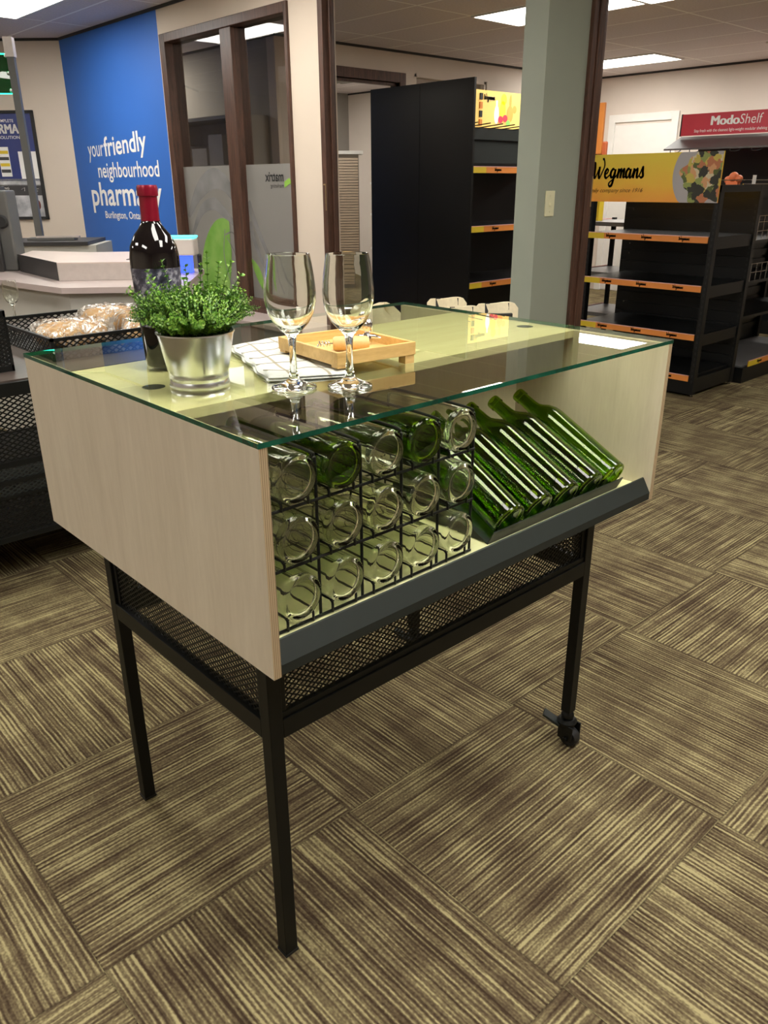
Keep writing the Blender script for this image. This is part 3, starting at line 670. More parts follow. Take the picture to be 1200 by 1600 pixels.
def bottle_mesh(name):
    mb = MB(); n = 96
    mb.lathe(BP, n, None, False, mod=lambda j, i: (1 + 0.012 * (1 if i % 2 else -1)) if j in (5, 6) else 1)
    return mb
rack_x0, pitch = 0.0435, 0.0866
ROWZ = [0.789, 0.883, 0.977]
rk = thing('wire_rack', 'black wire bottle rack with five columns at the left of the compartment', 'rack', (0.26, 0.15, 0.7352))
yf, yr, zt = 0.055, 0.27, 1.003
mb = MB(); rw = 0.0025
for i in range(6):
    x = rack_x0 + pitch * i
    if i == 0: x += 0.004
    mb.tube(arc([(x, yf, 0.7375), (x, yf, 0.97), (x, yf + 0.004, zt - 0.008), (x, yf + 0.022, zt), (x, yr - 0.02, zt), (x, yr - 0.004, zt - 0.008), (x, yr, 0.97), (x, yr, 0.7375)], 5), rw, 8)
mb.build('side_frame', M['black'], rk, smooth=True)
mb = MB()
x0r, x1r = rack_x0 + 0.004, rack_x0 + pitch * 5
for zc in ROWZ:
    zb = zc - 0.0445 if zc != ROWZ[0] else 0.7385
    for y in (yf - 0.003, yr): mb.tube([(x0r, y, zb), (x1r, y, zb)], rw, 8)
mb.build('cross_wires', M['black'], rk, smooth=True)
mb = MB()
for zc in ROWZ:
    zb = zc - 0.0445 if zc != ROWZ[0] else 0.7385
    for i in range(5):
        xc = rack_x0 + pitch * (i + 0.5)
        for sx in (-1, 1):
            xx = xc + sx * 0.024; zz = zc - 0.0315
            mb.tube(arc([(xx, yf - 0.006, zb - 0.001), (xx, yf - 0.006, zz - 0.004), (xx, yf, zz), (xx, yf + 0.01, zz), (xx, yr, zz)], 3), rw * 0.85, 6)
mb.build('cradle_wires', M['black'], rk, smooth=True)

bm_clear = None; bm_green = None
names_row = ('bottom', 'middle', 'top'); names_col = ('first', 'second', 'third', 'fourth', 'fifth')
for r in range(3):
    for i in range(5):
        green = (r == 2 and i in (1, 3))
        loc = (rack_x0 + pitch * (i + 0.5), 0.040, ROWZ[r])
        key = 'wine_bottle'
        lab = ('empty %s glass bottle in the wire rack, %s row, %s from the left' % ('dark green' if green else 'clear', names_row[r], names_col[i]))
        src = bm_green if green else bm_clear
        if src is None:
            o = bottle_mesh(key).build(key, M['green'] if green else M['flint'], local=True, smooth=True, sharp=60)
            if green: bm_green = o
            else: bm_clear = o
        else:
            o = src.copy(); COL.objects.link(o)
        o.location = loc; o.rotation_euler = (-PI / 2, random.uniform(0, 3), 0)
        o.rotation_mode = 'XYZ'
        o.rotation_euler = (-PI / 2, 0, 0)
        tag(o, lab, 'bottle', 'empty bottles lying in the wire rack')
# slanted bottle rest
th = math.radians(27)
br = thing('bottle_rest', 'black slanted metal bottle rest at the right of the compartment', 'rack', (0.76, 0.2, 0.7352))
xs0, xs1 = 0.522, 0.958
def slant(d, h): return (0.050 + d * math.cos(th) - h * math.sin(th), 0.737 + d * math.sin(th) + h * math.cos(th))
def extr(mb, poly, x0, x1):
    n = len(poly); vs = [(x, a, b) for x in (x0, x1) for a, b in poly]
    mb.add(vs, [(i, n + i, n + (i + 1) % n, (i + 1) % n) for i in range(n)] + [tuple(range(n)), tuple(range(2 * n - 1, n - 1, -1))])
mb = MB(); extr(mb, [slant(0, 0), slant(0.27, 0), slant(0.27, -0.002), slant(0, -0.002)], xs0, xs1); mb.build('slanted_plate', M['charcoal'], br)
mb = MB(); extr(mb, [slant(-0.002, -0.002), slant(0, -0.002), slant(0, 0.030), slant(-0.002, 0.030)], xs0, xs1); mb.build('front_lip', M['charcoal'], br)
for xx in (xs0 + 0.002, xs1 - 0.004):
    mb = MB(); extr(mb, [(0.058, 0.737), slant(0.27, -0.002), (slant(0.27, 0)[0], 0.737)], xx, xx + 0.002)
    mb.build('support', M['charcoal'], br)
bx = [0.569, 0.657, 0.746, 0.832, 0.914]; nx = [0.577, 0.660, 0.744, 0.824, 0.914]
lab5 = ('green glass bottle leaning behind the wire rack, farthest left on the slanted rest', 'green glass bottle on the slanted rest, second from the left', 'green glass bottle in the middle of the five on the slanted rest', 'green glass bottle on the slanted rest, second from the right', 'green glass bottle at the right end of the slanted rest')
for k in range(5):
    o = bm_green.copy(); COL.objects.link(o)
    b0 = Vector((bx[k], *slant(0.003, 0.0385))); top = Vector((nx[k], *slant(0.303, 0.0385)))
    q = Vector((0, 0, 1)).rotation_difference((top - b0).normalized())
    o.rotation_mode = 'XYZ'; o.rotation_euler = q.to_euler(); o.location = b0
    tag(o, lab5[k], 'bottle', 'green bottles on the slanted rest')

# ------------------------------------------------------------------ things on the glass top
ZG = ZT + G + 0.0003
# dark wine bottle
BWX, BWY = 0.152, 0.516
wb = thing('wine_bottle', 'full dark red wine bottle with red capsule standing behind the potted plant', 'bottle', (BWX, BWY, ZG))
prof = [(0, 0.004), (0.030, 0.001), (0.0325, 0), (0.0345, 0.002), (0.0352, 0.006), (0.0388, 0.10), (0.0420, 0.172), (0.0420, 0.186), (0.0390, 0.205), (0.0310, 0.222), (0.022, 0.233), (0.0170, 0.241), (0.0150, 0.247), (0.0145, 0.298), (0, 0.298)]
MB().lathe(prof, 64, None).build('bottle_body', M['darkglass'], wb, local=True, smooth=True)
prof = [(0.0158, 0.243), (0.0153, 0.250), (0.0150, 0.284), (0.0172, 0.2845), (0.0174, 0.287), (0.0174, 0.297), (0.0160, 0.3015), (0.0, 0.3015)]
MB().lathe(prof, 48, None).build('capsule', M['capsule'], wb, local=True, smooth=True)
mb = MB(); vs = []; n = 40
for i in range(n + 1):
    a = math.radians(90 + 40 + 250 * i / n)
    for z in (0.072, 0.170):
        rr = 0.0388 + 0.0032 * (z - 0.10) / 0.072 + 0.0004
        vs.append((rr * math.cos(a), rr * math.sin(a), z))
mb.add(vs, [(2 * i, 2 * i + 2, 2 * i + 3, 2 * i + 1) for i in range(n)]); mb.build('label', M['label'], wb, local=True, smooth=True)

# potted plant
pp = thing('potted_plant', 'small leafy green plant in a galvanised metal pot', 'plant', (0.1134, 0.3318, ZG))
prof = [(0, 0.002), (0.046, 0.002), (0.0475, 0.0), (0.0485, 0.003), (0.0475, 0.008), (0.0463, 0.011), (0.0475, 0.014), (0.0482, 0.018), (0.0473, 0.022), (0.0488, 0.026), (0.0602, 0.0845), (0.0622, 0.0852), (0.0622, 0.0872), (0.0602, 0.0878), (0.0588, 0.0860), (0.0480, 0.030), (0, 0.030)]
pot = MB().lathe(prof, 64).build('pot', M['galv'], pp, local=True, smooth=True)
ca = Vector((-0.5287 - 0.1134, -0.8099 - 0.3318)); aa = math.atan2(ca.y, ca.x) + 0.16
mb = MB(); mb.bar((0.0493 * math.cos(aa), 0.0493 * math.sin(aa), 0.026), (0.0606 * math.cos(aa), 0.0606 * math.sin(aa), 0.084), 0.003, 0.0012, up=(math.cos(aa), math.sin(aa), 0)); mb.build('pot_seam', M['galv'], pot, local=True)
mb = MB(); mb.lathe([(0.0575, 0.080), (0.04, 0.088), (0.0, 0.094)], 32); mb.build('moss', M['soil'], pp, local=True, smooth=True)
rng = random.Random(11)
st = MB(); lv = MB()
def leaf(p, d, up, sz):
    d = d.normalized(); sd = d.cross(up)
    if sd.length < 1e-4: sd = Vector((1, 0, 0))
    sd.normalize(); u = sd.cross(d)
    a = p; t = p + d * sz; m1 = p + d * sz * 0.35; m2 = p + d * sz * 0.72; w = sz * 0.44
    lv.add([a, m1 + sd * w + u * w * 0.25, m1 - sd * w + u * w * 0.25, m2 + sd * w * 0.9 + u * w * 0.15, m2 - sd * w * 0.9 + u * w * 0.15, t - u * sz * 0.05, m1, m2],
           [(0, 6, 1), (0, 2, 6), (6, 7, 3, 1), (6, 2, 4, 7), (7, 5, 3), (7, 4, 5)])
NS = 520
tall = {0: (0.2, 0.10, 0.118), 1: (2.2, 0.16, 0.108), 2: (-0.75, 0.42, 0.112), 3: (2.6, 0.42, 0.100), 4: (-0.6, 0.20, 0.105), 5: (0.7, 0.2, 0.10), 6: (3.3, 0.6, 0.100), 7: (-1.0, 0.70, 0.104), 8: (1.2, 0.4, 0.10), 9: (-2.2, 0.35, 0.09), 10: (2.9, 0.9, 0.098), 11: (2.45, 1.1, 0.094)}
for k in range(NS):
    az = rng.uniform(0, 2 * PI); rr = 0.054 * math.sqrt(rng.random())
    lean = min(1.6, 0.08 + rr / 0.054 * rng.uniform(0.35, 1.6)); ln_ = rng.uniform(0.042, 0.074) * (1.0 if lean < 0.9 else 0.85)
    if k in tall: az, lean, ln_ = tall[k]; rr = 0.03
    base = Vector((rr * math.cos(az), rr * math.sin(az), 0.084))
    p = base.copy(); pts = [p.copy()]; seg = 7; l0 = lean * 0.6
    for j in range(seg):
        le = l0 + (lean - l0) * j / seg + rng.uniform(-0.12, 0.12); a2 = az + rng.uniform(-0.25, 0.25)
        d = Vector((math.sin(le) * math.cos(a2), math.sin(le) * math.sin(a2), math.cos(le)))
        p = p + d * ln_ / seg
        if p.z < 0.092 and (p.x ** 2 + p.y ** 2) ** .5 > 0.05: p.z = 0.092 + rng.uniform(0, 0.006)
        pts.append(p.copy())
        for sub in range(2):
            q = p - d * ln_ / seg * 0.5 * sub
            ph = (j * 2 + sub) * PI / 2 + az
            b1 = d.orthogonal().normalized(); b2 = d.cross(b1)
            o = b1 * math.cos(ph) + b2 * math.sin(ph)
            for sg in (1, -1):
                sz = rng.uniform(0.0048, 0.0076) * (1.0 - 0.03 * j) * (1.35 if k in tall else 1)
                leaf(q, (o * sg + d * 0.45 + Vector((0, 0, 0.25))), d, sz)
    leaf(p, d, Vector((0.3, 0.2, 1)), 0.005)
    st.tube(pts, 0.0007, 4, caps=False)
st.build('stems', M['stem'], pp, local=True); lv.build('foliage', M['leaf'], pp, local=True, smooth=True)

# wine glasses
def wine_glass_mesh():
    o = [(0, 0.0), (0.030, 0.0), (0.0350, 0.0006), (0.0362, 0.002), (0.0355, 0.0036), (0.028, 0.006), (0.016, 0.0105), (0.008, 0.017), (0.0064, 0.026), (0.0053, 0.045), (0.0053, 0.066), (0.0068, 0.079), (0.010, 0.086), (0.018, 0.093), (0.028, 0.104), (0.0360, 0.119), (0.0394, 0.136), (0.0398, 0.150), (0.0378, 0.172), (0.0345, 0.194), (0.0326, 0.2035), (0.0322, 0.2050)]
    i = [(0.0312, 0.2045), (0.0316, 0.2030), (0.0332, 0.194), (0.0365, 0.172), (0.0384, 0.150), (0.0380, 0.136), (0.0346, 0.120), (0.0266, 0.106), (0.0165, 0.096), (0.008, 0.091), (0, 0.0895)]
    return o + i
for k, (x, y, lab) in enumerate(((0.209, 0.204, 'clear wine glass in front of the folded towel, nearer to the potted plant'), (0.280, 0.150, 'clear wine glass in front of the bamboo tray, farther from the potted plant'))):
    if k == 0:
        wg = MB().lathe(wine_glass_mesh(), 72).build('wine_glass', M['clear'], local=True, smooth=True, sharp=70)
    else:
        wg = wg.copy(); COL.objects.link(wg)
    wg.location = (x, y, ZG); tag(wg, lab, 'wine glass', 'wine glasses on the glass top')

# folded towel
def towel():
    t = thing('folded_towel', 'white folded kitchen towel with beige grid stripes beside the bamboo tray', 'towel', (0.30, 0.40, ZG))
    A = Vector((0.205, 0.275)); Bq = Vector((0.332, 0.205)); C = Vector((0.450, 0.585)); Dq = Vector((0.318, 0.565))
    nu, nv = 26, 40
    for layer, (z0, thick, ins) in enumerate(((0.0, 0.0045, 0.0), (0.0045, 0.0045, 0.010))):
        mb = MB(); vs = []; rn = random.Random(3 + layer)
        for j in range(nv + 1):
            for i in range(nu + 1):
                u = i / nu; v = j / nv
                uu = ins + u * (1 - 2 * ins); vv = ins * 0.6 + v * (1 - 1.6 * ins)
                p = (A * (1 - uu) + Bq * uu) * (1 - vv) + (Dq * (1 - uu) + C * uu) * vv
                e = min(u, 1 - u, v, 1 - v); edge = min(1, e * 14) ** 0.5
                z = z0 + thick * edge + (0.0009 * math.sin(v * 17 + u * 3) + 0.0007 * math.sin(u * 13 + v * 5)) * edge
                wob = 0.003 * math.sin(v * 20 + layer) if u < 0.02 or u > 0.98 else 0
                vs.append((p.x + wob, p.y, z + ZG))
        nb = len(vs)
        vs += [(v[0], v[1], ZG + z0 - (0.0 if layer == 0 else 0.001)) for v in vs]
        W = nu + 1; fs = []; mi = []
        for j in range(nv):
            for i in range(nu):
                a = j * W + i; fs.append((a, a + 1, a + W + 1, a + W))
                mi.append(1 if (i in (7, 19)) or (j in (5, 14, 23, 32) and False) else 0)
                fs.append((nb + a, nb + a + W, nb + a + W + 1, nb + a + 1)); mi.append(0)
        rim = [i for i in range(W)] + [j * W + nu for j in range(1, nv + 1)] + [nv * W + i for i in range(nu - 1, -1, -1)] + [j * W for j in range(nv - 1, 0, -1)]
        for k in range(len(rim)):
            a, b = rim[k], rim[(k + 1) % len(rim)]; fs.append((a, nb + a, nb + b, b)); mi.append(0)
        mb.add(vs, fs); mb.mi = mi
        mb.build('folded_layer', [M['towel'], M['towelstripe']], t, smooth=True)
    # thin wavy stripes on the top layer
    for v in (0.12, 0.30, 0.48, 0.66, 0.84):
        mb = MB(); pts = []
        for k in range(25):
            u = 0.03 + 0.94 * k / 24; vv = v + 0.018 * math.sin(u * 9 + v * 20)
            p = (A * (1 - u) + Bq * u) * (1 - vv) + (Dq * (1 - u) + C * u) * vv
            pts.append((p.x, p.y, ZG + 0.0090 + 0.0009 * math.sin(vv * 17 + u * 3) + 0.0007 * math.sin(u * 13 + vv * 5)))
        for a, b in zip(pts[:-1], pts[1:]): mb.bar(a, b, 0.0032, 0.0012)
        mb.build('woven_stripe', M['towelstripe'], t)
towel()

# bamboo tray, turned a little
TX, TY = 0.316, 0.225
tr = thing('bamboo_tray', 'square bamboo serving tray holding bar tools', 'tray', (TX, TY, ZG))
ang = math.radians(-6)
MT = Matrix.Translation((TX, TY, ZG + 0.0115)) @ Matrix.Rotation(ang, 4, 'Z')
tw, td, tz = 0.170, 0.200, 0.027
ux = lambda x, y, z: MT @ Vector((x, y, z))
B((0.006, 0.006, 0.006), (tw - 0.006, td - 0.006, 0.010), MT).build('tray_floor', M['bamboo'], tr)
mb = MB(); mb.box((0, 0, 0.004), (tw, 0.007, tz), MT); mb.box((0, td - 0.007, 0.004), (tw, td, tz), MT); mb.box((0, 0.007, 0.004), (0.007, td - 0.007, tz), MT); mb.box((tw - 0.007, 0.007, 0.004), (tw, td - 0.007, tz), MT)
mb.build('tray_rim', M['bamboo'], tr, bevel=0.001)
for x, y in ((0.002, 0.002), (tw - 0.022, 0.002), (0.002, td - 0.022), (tw - 0.022, td - 0.022)): B((x, y, -0.0113 if x > 0.1 else -0.001), (x + 0.02, y + 0.02, 0.004), MT).build('tray_foot', M['bamboo'], tr)
# corkscrew and bottle stopper in the tray
ck = thing('corkscrew', 'corkscrew with a pale wooden handle lying in the bamboo tray', 'corkscrew', tuple(ux(0.05, 0.08, 0.010)))
h0, h1 = ux(0.052, 0.092, 0.0235), ux(0.108, 0.058, 0.0235)
dv = (h1 - h0).normalized()
mb = MB(); mb.tube([h0, h0 + dv * 0.004, h0 + dv * 0.035, h1 - dv * 0.004, h1], 0.012, 18, rf=[0.010, 0.0125, 0.0132, 0.0125, 0.010]); mb.build('handle', M['handlewood'], ck, smooth=True)
mb = MB(); mid = h0; pd = -dv; b1 = pd.orthogonal().normalized(); b2 = pd.cross(b1)
pts = [mid, mid + pd * 0.006] + [mid + pd * (0.006 + 0.022 * k / 40) + (b1 * math.cos(k * 0.62) + b2 * math.sin(k * 0.62)) * 0.0042 for k in range(41)]
mb.tube(pts, 0.0013, 8); mb.build('screw_worm', M['chrome'], ck, smooth=True)
sp_ = thing('bottle_stopper', 'chrome winged bottle stopper lying in the bamboo tray', 'bottle stopper', tuple(ux(0.11, 0.12, 0.010)))
c0 = ux(0.140, 0.110, 0.018)
mb = MB(); mb.tube([c0 + Vector((0, 0, -0.007)), c0, c0 + Vector((0, 0, 0.006)), c0 + Vector((0, 0, 0.012))], 0.009, 18, rf=[0.010, 0.011, 0.009, 0.006]); mb.build('stopper_body', M['chrome'], sp_, smooth=True)
mb = MB(); mb.sphere(c0 + Vector((0.002, 0.0, 0.026)), 0.0125, 18, 12, (0.8, 0.8, 1.1)); mb.build('knob', M['chrome'], sp_, smooth=True)
for sg in (-1, 1):
    wv = MB(); dq = Vector((R_.x, R_.y, 0)).normalized() * sg
    wv.tube([c0 + Vector((0, 0, 0.006)), c0 + dq * 0.014 + Vector((0, 0, 0.006)), c0 + dq * 0.026 + Vector((0, 0, 0.003))], 0.004, 10, rf=[0.004, 0.0045, 0.002]); wv.build('lever', M['chrome'], sp_, smooth=True)

# ------------------------------------------------------------------ tote bags on a black cart behind the table
cart = thing('bag_cart', 'black cart behind the display table carrying cream tote bags', 'cart', (1.65, 1.28, 0))
B((1.36, 1.00, 0.66), (2.00, 1.52, 0.69)).build('cart_top', M['black'], cart, bevel=0.003)
for x in (1.38, 1.955):
    for y in (1.02, 1.475): B((x, y, 0.0), (x + 0.025, y + 0.025, 0.66)).build('leg', M['black'], cart)
def tote(cx, cy, w_, h_, t_, rz, lab, logo=True, lean=0.12, z=0.6975):
    t = thing('tote_bag', lab, 'bag', (cx, cy, z + 0.001), 'cream tote bags behind the table', (0, 0, rz))
    mb = MB(); nu, nv = 12, 10; vs = []
    for sd in (-1, 1):
        for j in range(nv + 1):
            for i in range(nu + 1):
                u = i / nu - 0.5; v = j / nv
                bul = (1 - (2 * u) ** 4) * (0.35 + 0.65 * math.sin(PI * min(1, 0.12 + v * 0.95)))
                ro = 0.006 * (abs(2 * u) ** 10) * (v ** 6)
                vs.append((u * w_, sd * t_ * 0.5 * max(0.06, bul) + v * h_ * lean + 0.004 * math.sin(u * 9 + v * 5), v * h_ - ro * 3 + 0.003 * math.sin(u * 7)))
    W = nu + 1; nb = W * (nv + 1); fs = []
    for j in range(nv):
        for i in range(nu):
            a = j * W + i; fs.append((a, a + 1, a + W + 1, a + W)); fs.append((nb + a, nb + a + W, nb + a + W + 1, nb + a + 1))
    rim = [i for i in range(W)] + [j * W + nu for j in range(1, nv + 1)] + [nv * W + i for i in range(nu - 1, -1, -1)] + [j * W for j in range(nv - 1, 0, -1)]
    for k in range(len(rim)):
        a, b = rim[k], rim[(k + 1) % len(rim)]; fs.append((a, nb + a, nb + b, b))
    mb.add(vs, fs); mb.build('bag_body', M['canvas'], t, local=True, smooth=True)
    for sx in (-0.22, 0.22):
        hb = MB(); hb.bar((sx * w_, -t_ * 0.30 + h_ * lean * 0.9, h_ * 0.72), (sx * w_ * 1.02, -0.004 + h_ * lean, h_ * 1.0), 0.018, 0.003, up=(0, 1, 0))
        hb.build('handle_strap', M['ink'], t, local=True)
    if logo:
        lb = MB(); yy = -t_ * 0.52 + h_ * lean * 0.8; lb.box((-0.055, yy - 0.002, h_ * 0.72), (0.055, yy + 0.02, h_ * 0.86)); lb.build('printed_logo', M['ink'], t, local=True)
    return t
rz0 = math.radians(-42)
tote(1.80, 1.10, 0.16, 0.250, 0.05, rz0, 'cream tote bag with a black logo, rightmost behind the glass top')
tote(1.66, 1.15, 0.15, 0.245, 0.05, rz0, 'cream tote bag second from the right behind the glass top')
tote(1.70, 1.26, 0.15, 0.262, 0.05, rz0, 'cream tote bag standing behind the two front bags, topmost of the row', False)
tote(1.52, 1.13, 0.17, 0.235, 0.05, rz0, 'cream tote bag at the left of the standing bags', False)
lb = thing('folded_bag', 'crumpled cream cloth bag lying behind the far edge of the glass top', 'bag', (1.47, 1.34, 0.691))
mb = MB()
rn = random.Random(5); nu, nv = 20, 16; vs = []
for j in range(nv + 1):
    for i in range(nu + 1):
        a = 2 * PI * i / nu; ph = PI * j / nv
        r_ = 1 + 0.13 * math.sin(3 * a + 2.0) * math.sin(ph) + 0.10 * math.sin(5 * ph + a * 2)
        vs.append((1.47 + 0.10 * r_ * math.sin(ph) * math.cos(a), 1.36 + 0.12 * r_ * math.sin(ph) * math.sin(a), 0.825 + 0.135 * max(-0.98, -math.cos(ph) * (0.9 + 0.12 * math.sin(4 * a)))))
mb.add(vs, [(j * (nu + 1) + i, j * (nu + 1) + i + 1, (j + 1) * (nu + 1) + i + 1, (j + 1) * (nu + 1) + i) for j in range(nv) for i in range(nu)]); mb.build('bag_body', M['canvas'], lb, smooth=True)

# ------------------------------------------------------------------ script lettering drawn as brush strokes
def script(mb, o, xd, up, hgt, strokes, wd, nrm):
    o = Vector(o); xd = Vector(xd); up = Vector(up); nrm = Vector(nrm)
    for s_ in strokes:
        p = arc(s_, 6)
        for a, b in zip(p[:-1], p[1:]):
            A_ = o + xd * a[0] * hgt + up * a[1] * hgt; B_ = o + xd * b[0] * hgt + up * b[1] * hgt
            d_ = (B_ - A_)
            if d_.length < 1e-6: continue
            w_ = wd * (1.25 if b[1] < a[1] else 0.75)
            e_ = d_.normalized() * w_ * 0.35
            mb.bar(A_ - e_, B_ + e_, w_, 0.001, up=nrm)
WORD = [
    [(0.0, 0.95), (0.12, 1.05), (0.16, 0.7), (0.14, 0.2), (0.22, 0.05), (0.42, 0.45), (0.55, 0.75), (0.50, 0.3), (0.58, 0.03), (0.78, 0.40), (0.95, 0.85), (0.88, 1.25), (0.80, 1.30)],
    [(1.02, 0.28), (1.22, 0.36), (1.30, 0.55), (1.18, 0.62), (1.04, 0.40), (1.06, 0.12), (1.20, 0.04), (1.42, 0.22)],
    [(1.86, 0.55), (1.68, 0.62), (1.52, 0.38), (1.56, 0.10), (1.72, 0.12), (1.88, 0.56), (1.80, 0.05), (1.66, -0.45), (1.46, -0.52), (1.44, -0.30), (1.80, -0.02), (2.06, 0.25)],
    [(2.06, 0.25), (2.16, 0.60), (2.10, 0.05), (2.22, 0.45), (2.36, 0.60), (2.34, 0.05), (2.46, 0.45), (2.60, 0.60), (2.58, 0.10), (2.72, 0.12)],
    [(3.10, 0.54), (2.94, 0.62), (2.78, 0.38), (2.82, 0.08), (2.96, 0.10), (3.12, 0.56), (3.10, 0.10), (3.22, 0.08), (3.32, 0.30)],
    [(3.32, 0.30), (3.42, 0.60), (3.38, 0.05), (3.50, 0.45), (3.66, 0.60), (3.66, 0.10), (3.78, 0.10), (3.92, 0.35)],
    [(3.92, 0.35), (4.08, 0.72), (4.10, 0.42), (4.14, 0.15), (4.00, 0.04), (3.86, 0.14)],
]

# ------------------------------------------------------------------ shelving
def strip_label(parent, a, b, zt_, h_, nrm, n=3, scale=0.020, first=0.18, step=0.30):
    """orange shelf edge strip from a to b (top edge at zt_) with a yellow left end"""
    a = Vector((*a, 0)); b = Vector((*b, 0)); d = (b - a); ln_ = d.length; d.normalize(); nr = Vector(nrm)
    up = Vector((0, 0, 1))
    o = MB()
    def q(s0, s1, z0, z1, off, k):
        o.cur = k
        p = [a + d * s0 + nr * off, a + d * s1 + nr * off]
        o.add([(p[0].x, p[0].y, z0), (p[1].x, p[1].y, z0), (p[1].x, p[1].y, z1), (p[0].x, p[0].y, z1), (p[0].x - nr.x * .004, p[0].y - nr.y * .004, z0), (p[1].x - nr.x * .004, p[1].y - nr.y * .004, z0), (p[1].x - nr.x * .004, p[1].y - nr.y * .004, z1), (p[0].x - nr.x * .004, p[0].y - nr.y * .004, z1)],
              [(0, 1, 2, 3), (5, 4, 7, 6), (0, 4, 5, 1), (1, 5, 6, 2), (2, 6, 7, 3), (3, 7, 4, 0)])
    q(0, ln_, zt_ - h_, zt_, 0.004, 0); q(0, ln_ * 0.16, zt_ - h_, zt_ - 0.004, 0.0055, 1); q(0, ln_, zt_ - 0.005, zt_, 0.006, 2)  # pink line along the top is a painted highlight
    ob = o.build('label_strip', [M['orange'], M['yellow'], M['pink']], parent)
    tm = MB()
    for k in range(n):
        st_ = first * ln_ + step * ln_ * k
        script(tm, a + d * st_ + nr * 0.0065 + up * (zt_ - h_ * 0.66), d, up, scale * 0.9, WORD, 0.0028, nr)
    tm.build('lettering', M['ink'], parent)
    return ob

# Wegmans gondola
gx0, gx1, gy0, gy1 = 4.578, 5.155, 1.66, 2.60
g = thing('gondola_shelf', 'black open gondola shelf with orange edge strips under the yellow food banner', 'shelf', (gx0, gy0, 0), 'black gondola shelves')
def upright(x0, y0, x1, y1, z0, z1, par):
    return B((x0, y0, z0), (x1, y1, z1)).build('post', M['blackshelf'], par)
holes = []
for x, y in ((gx0, gy0 - 0.005), (gx0, gy1 - 0.035), (gx1 - 0.02, gy0 - 0.005)):
    hm = MB(); hm.box((x, y, 0.02), (x + 0.045, y + 0.035, 1.34 if y < 2 or x > 5 else 1.24)); hm.cur = 1; z = 0.10
    while z < 1.22:
        hm.box((x - 0.0006, y + 0.012, z), (x + 0.001, y + 0.022, z + 0.018)); z += 0.038
    hm.build('post', [M['blackshelf'], M['ink']], g)
mb = MB(); mb.box((gx0, gy0 - 0.004, 1.30), (gx1, gy0 + 0.02, 1.34)); mb.build('end_brace', M['blackshelf'], g); B((gx0 + 0.03, gy0 + 0.0, 0.03), (gx1, gy0 + 0.012, 0.13)).build('kick_plate', M['blackshelf'], g)
mb = MB(); mb.box((gx1 - 0.005, gy0, 0.03), (gx1 + 0.012, 2.66, 1.34))
z = 0.16
while z < 1.3:
    mb.box((gx1 - 0.016, gy0 + 0.02, z), (gx1 - 0.005, 2.65, z + 0.05)); z += 0.075
mb.build('back_panel', M['blackshelf'], g)
mb = MB()
for z in (0.50, 0.86, 0.93, 1.17): mb.box((gx1 - 0.018, 2.58, z), (gx1 - 0.016, 2.588, z + 0.008))
mb.build('screw', M['chrome'], g)
for z in (1.035, 0.732, 0.420):
    sh = B((gx0 + 0.005, gy0 + 0.03, z - 0.035), (gx1 - 0.02, gy1, z)).build('shelf_board', M['blackshelf'], g)
    B((gx0 + 0.04, gy0 + 0.004, z - 0.075), (gx1 - 0.03, gy0 + 0.022, z + 0.0)).build('shelf_bracket', M['blackshelf'], sh)
    strip_label(sh, (gx0, gy1), (gx0, gy0 + 0.035), z + 0.004, 0.042, (-1, 0, 0))
sh = B((gx0 + 0.005, gy0 + 0.03, 0.02), (gx1 - 0.02, gy1, 0.145)).build('base_deck', M['blackshelf'], g)
strip_label(sh, (gx0, gy1), (gx0, gy0 + 0.035), 0.150, 0.042, (-1, 0, 0))
mb = MB()
for x, y in ((gx0 + 0.02, gy0 + 0.012), (gx0 + 0.02, gy1 - 0.02), (gx1, gy0 + 0.012), (gx1, gy1 - 0.02)): mb.lathe([(0, 0), (0.014, 0), (0.014, 0.008), (0.006, 0.01), (0.006, 0.024), (0, 0.024)], 12, Matrix.Translation((x, y, 0)))
mb.build('levelling_foot', M['chrome'], g, smooth=True)
# banner
bx_ = gx0 - 0.01; by0, by1, bz0, bz1 = 1.668, 2.78, 1.238, 1.534
bn = grad_mat('yellow_banner_print', 2, -0.02, 0.30, [(0.0, (0.92, 0.34, 0.05)), (0.35, (0.92, 0.54, 0.05)), (0.8, (0.88, 0.66, 0.05))])
ban = B((bx_, by0, bz0), (bx_ + 0.012, by1, bz1)).build('banner', bn, g)
# gradient needs coordinates measured from the sign's bottom
bn.node_tree.nodes['Map Range'].inputs[1].default_value = bz0 - 0.02; bn.node_tree.nodes['Map Range'].inputs[2].default_value = bz1 + 0.05
mb = MB(); pc, pr_ = (1.72, 1.40), 0.255
poly = [(by0 + 0.0, bz0), ]
poly = []
for k in range(60):
    a = 2 * PI * k / 60; y = pc[0] + pr_ * math.cos(a) * 1.05; z = pc[1] + pr_ * 1.0 * math.sin(a)
    poly.append((min(max(y, by0), by1), min(max(z, bz0), bz1)))
cl = [poly[0]]
for p in poly[1:]:
    if (p[0] - cl[-1][0]) ** 2 + (p[1] - cl[-1][1]) ** 2 > 1e-7: cl.append(p)
mb.add([(bx_ - 0.001, p[0], p[1]) for p in cl], [tuple(range(len(cl)))]); mb.build('printed_plate', M['plate'], g)
mb = MB(); pts = []
for k in range(72):
    a = 2 * PI * k / 72; rr = 0.165 * (1 + 0.10 * math.sin(5 * a + 1) + 0.07 * math.sin(11 * a))
    pts.append((bx_ - 0.002, min(max(1.765 + rr * math.cos(a) * 0.95, by0), by1), min(max(1.395 + rr * math.sin(a), bz0), bz1)))
pts2 = [pts[0]]
for p in pts[1:]:
    if (p[1] - pts2[-1][1]) ** 2 + (p[2] - pts2[-1][2]) ** 2 > 1e-7: pts2.append(p)
mb.add(pts2, [tuple(range(len(pts2)))]); mb.build('printed_food', M['food'], g)
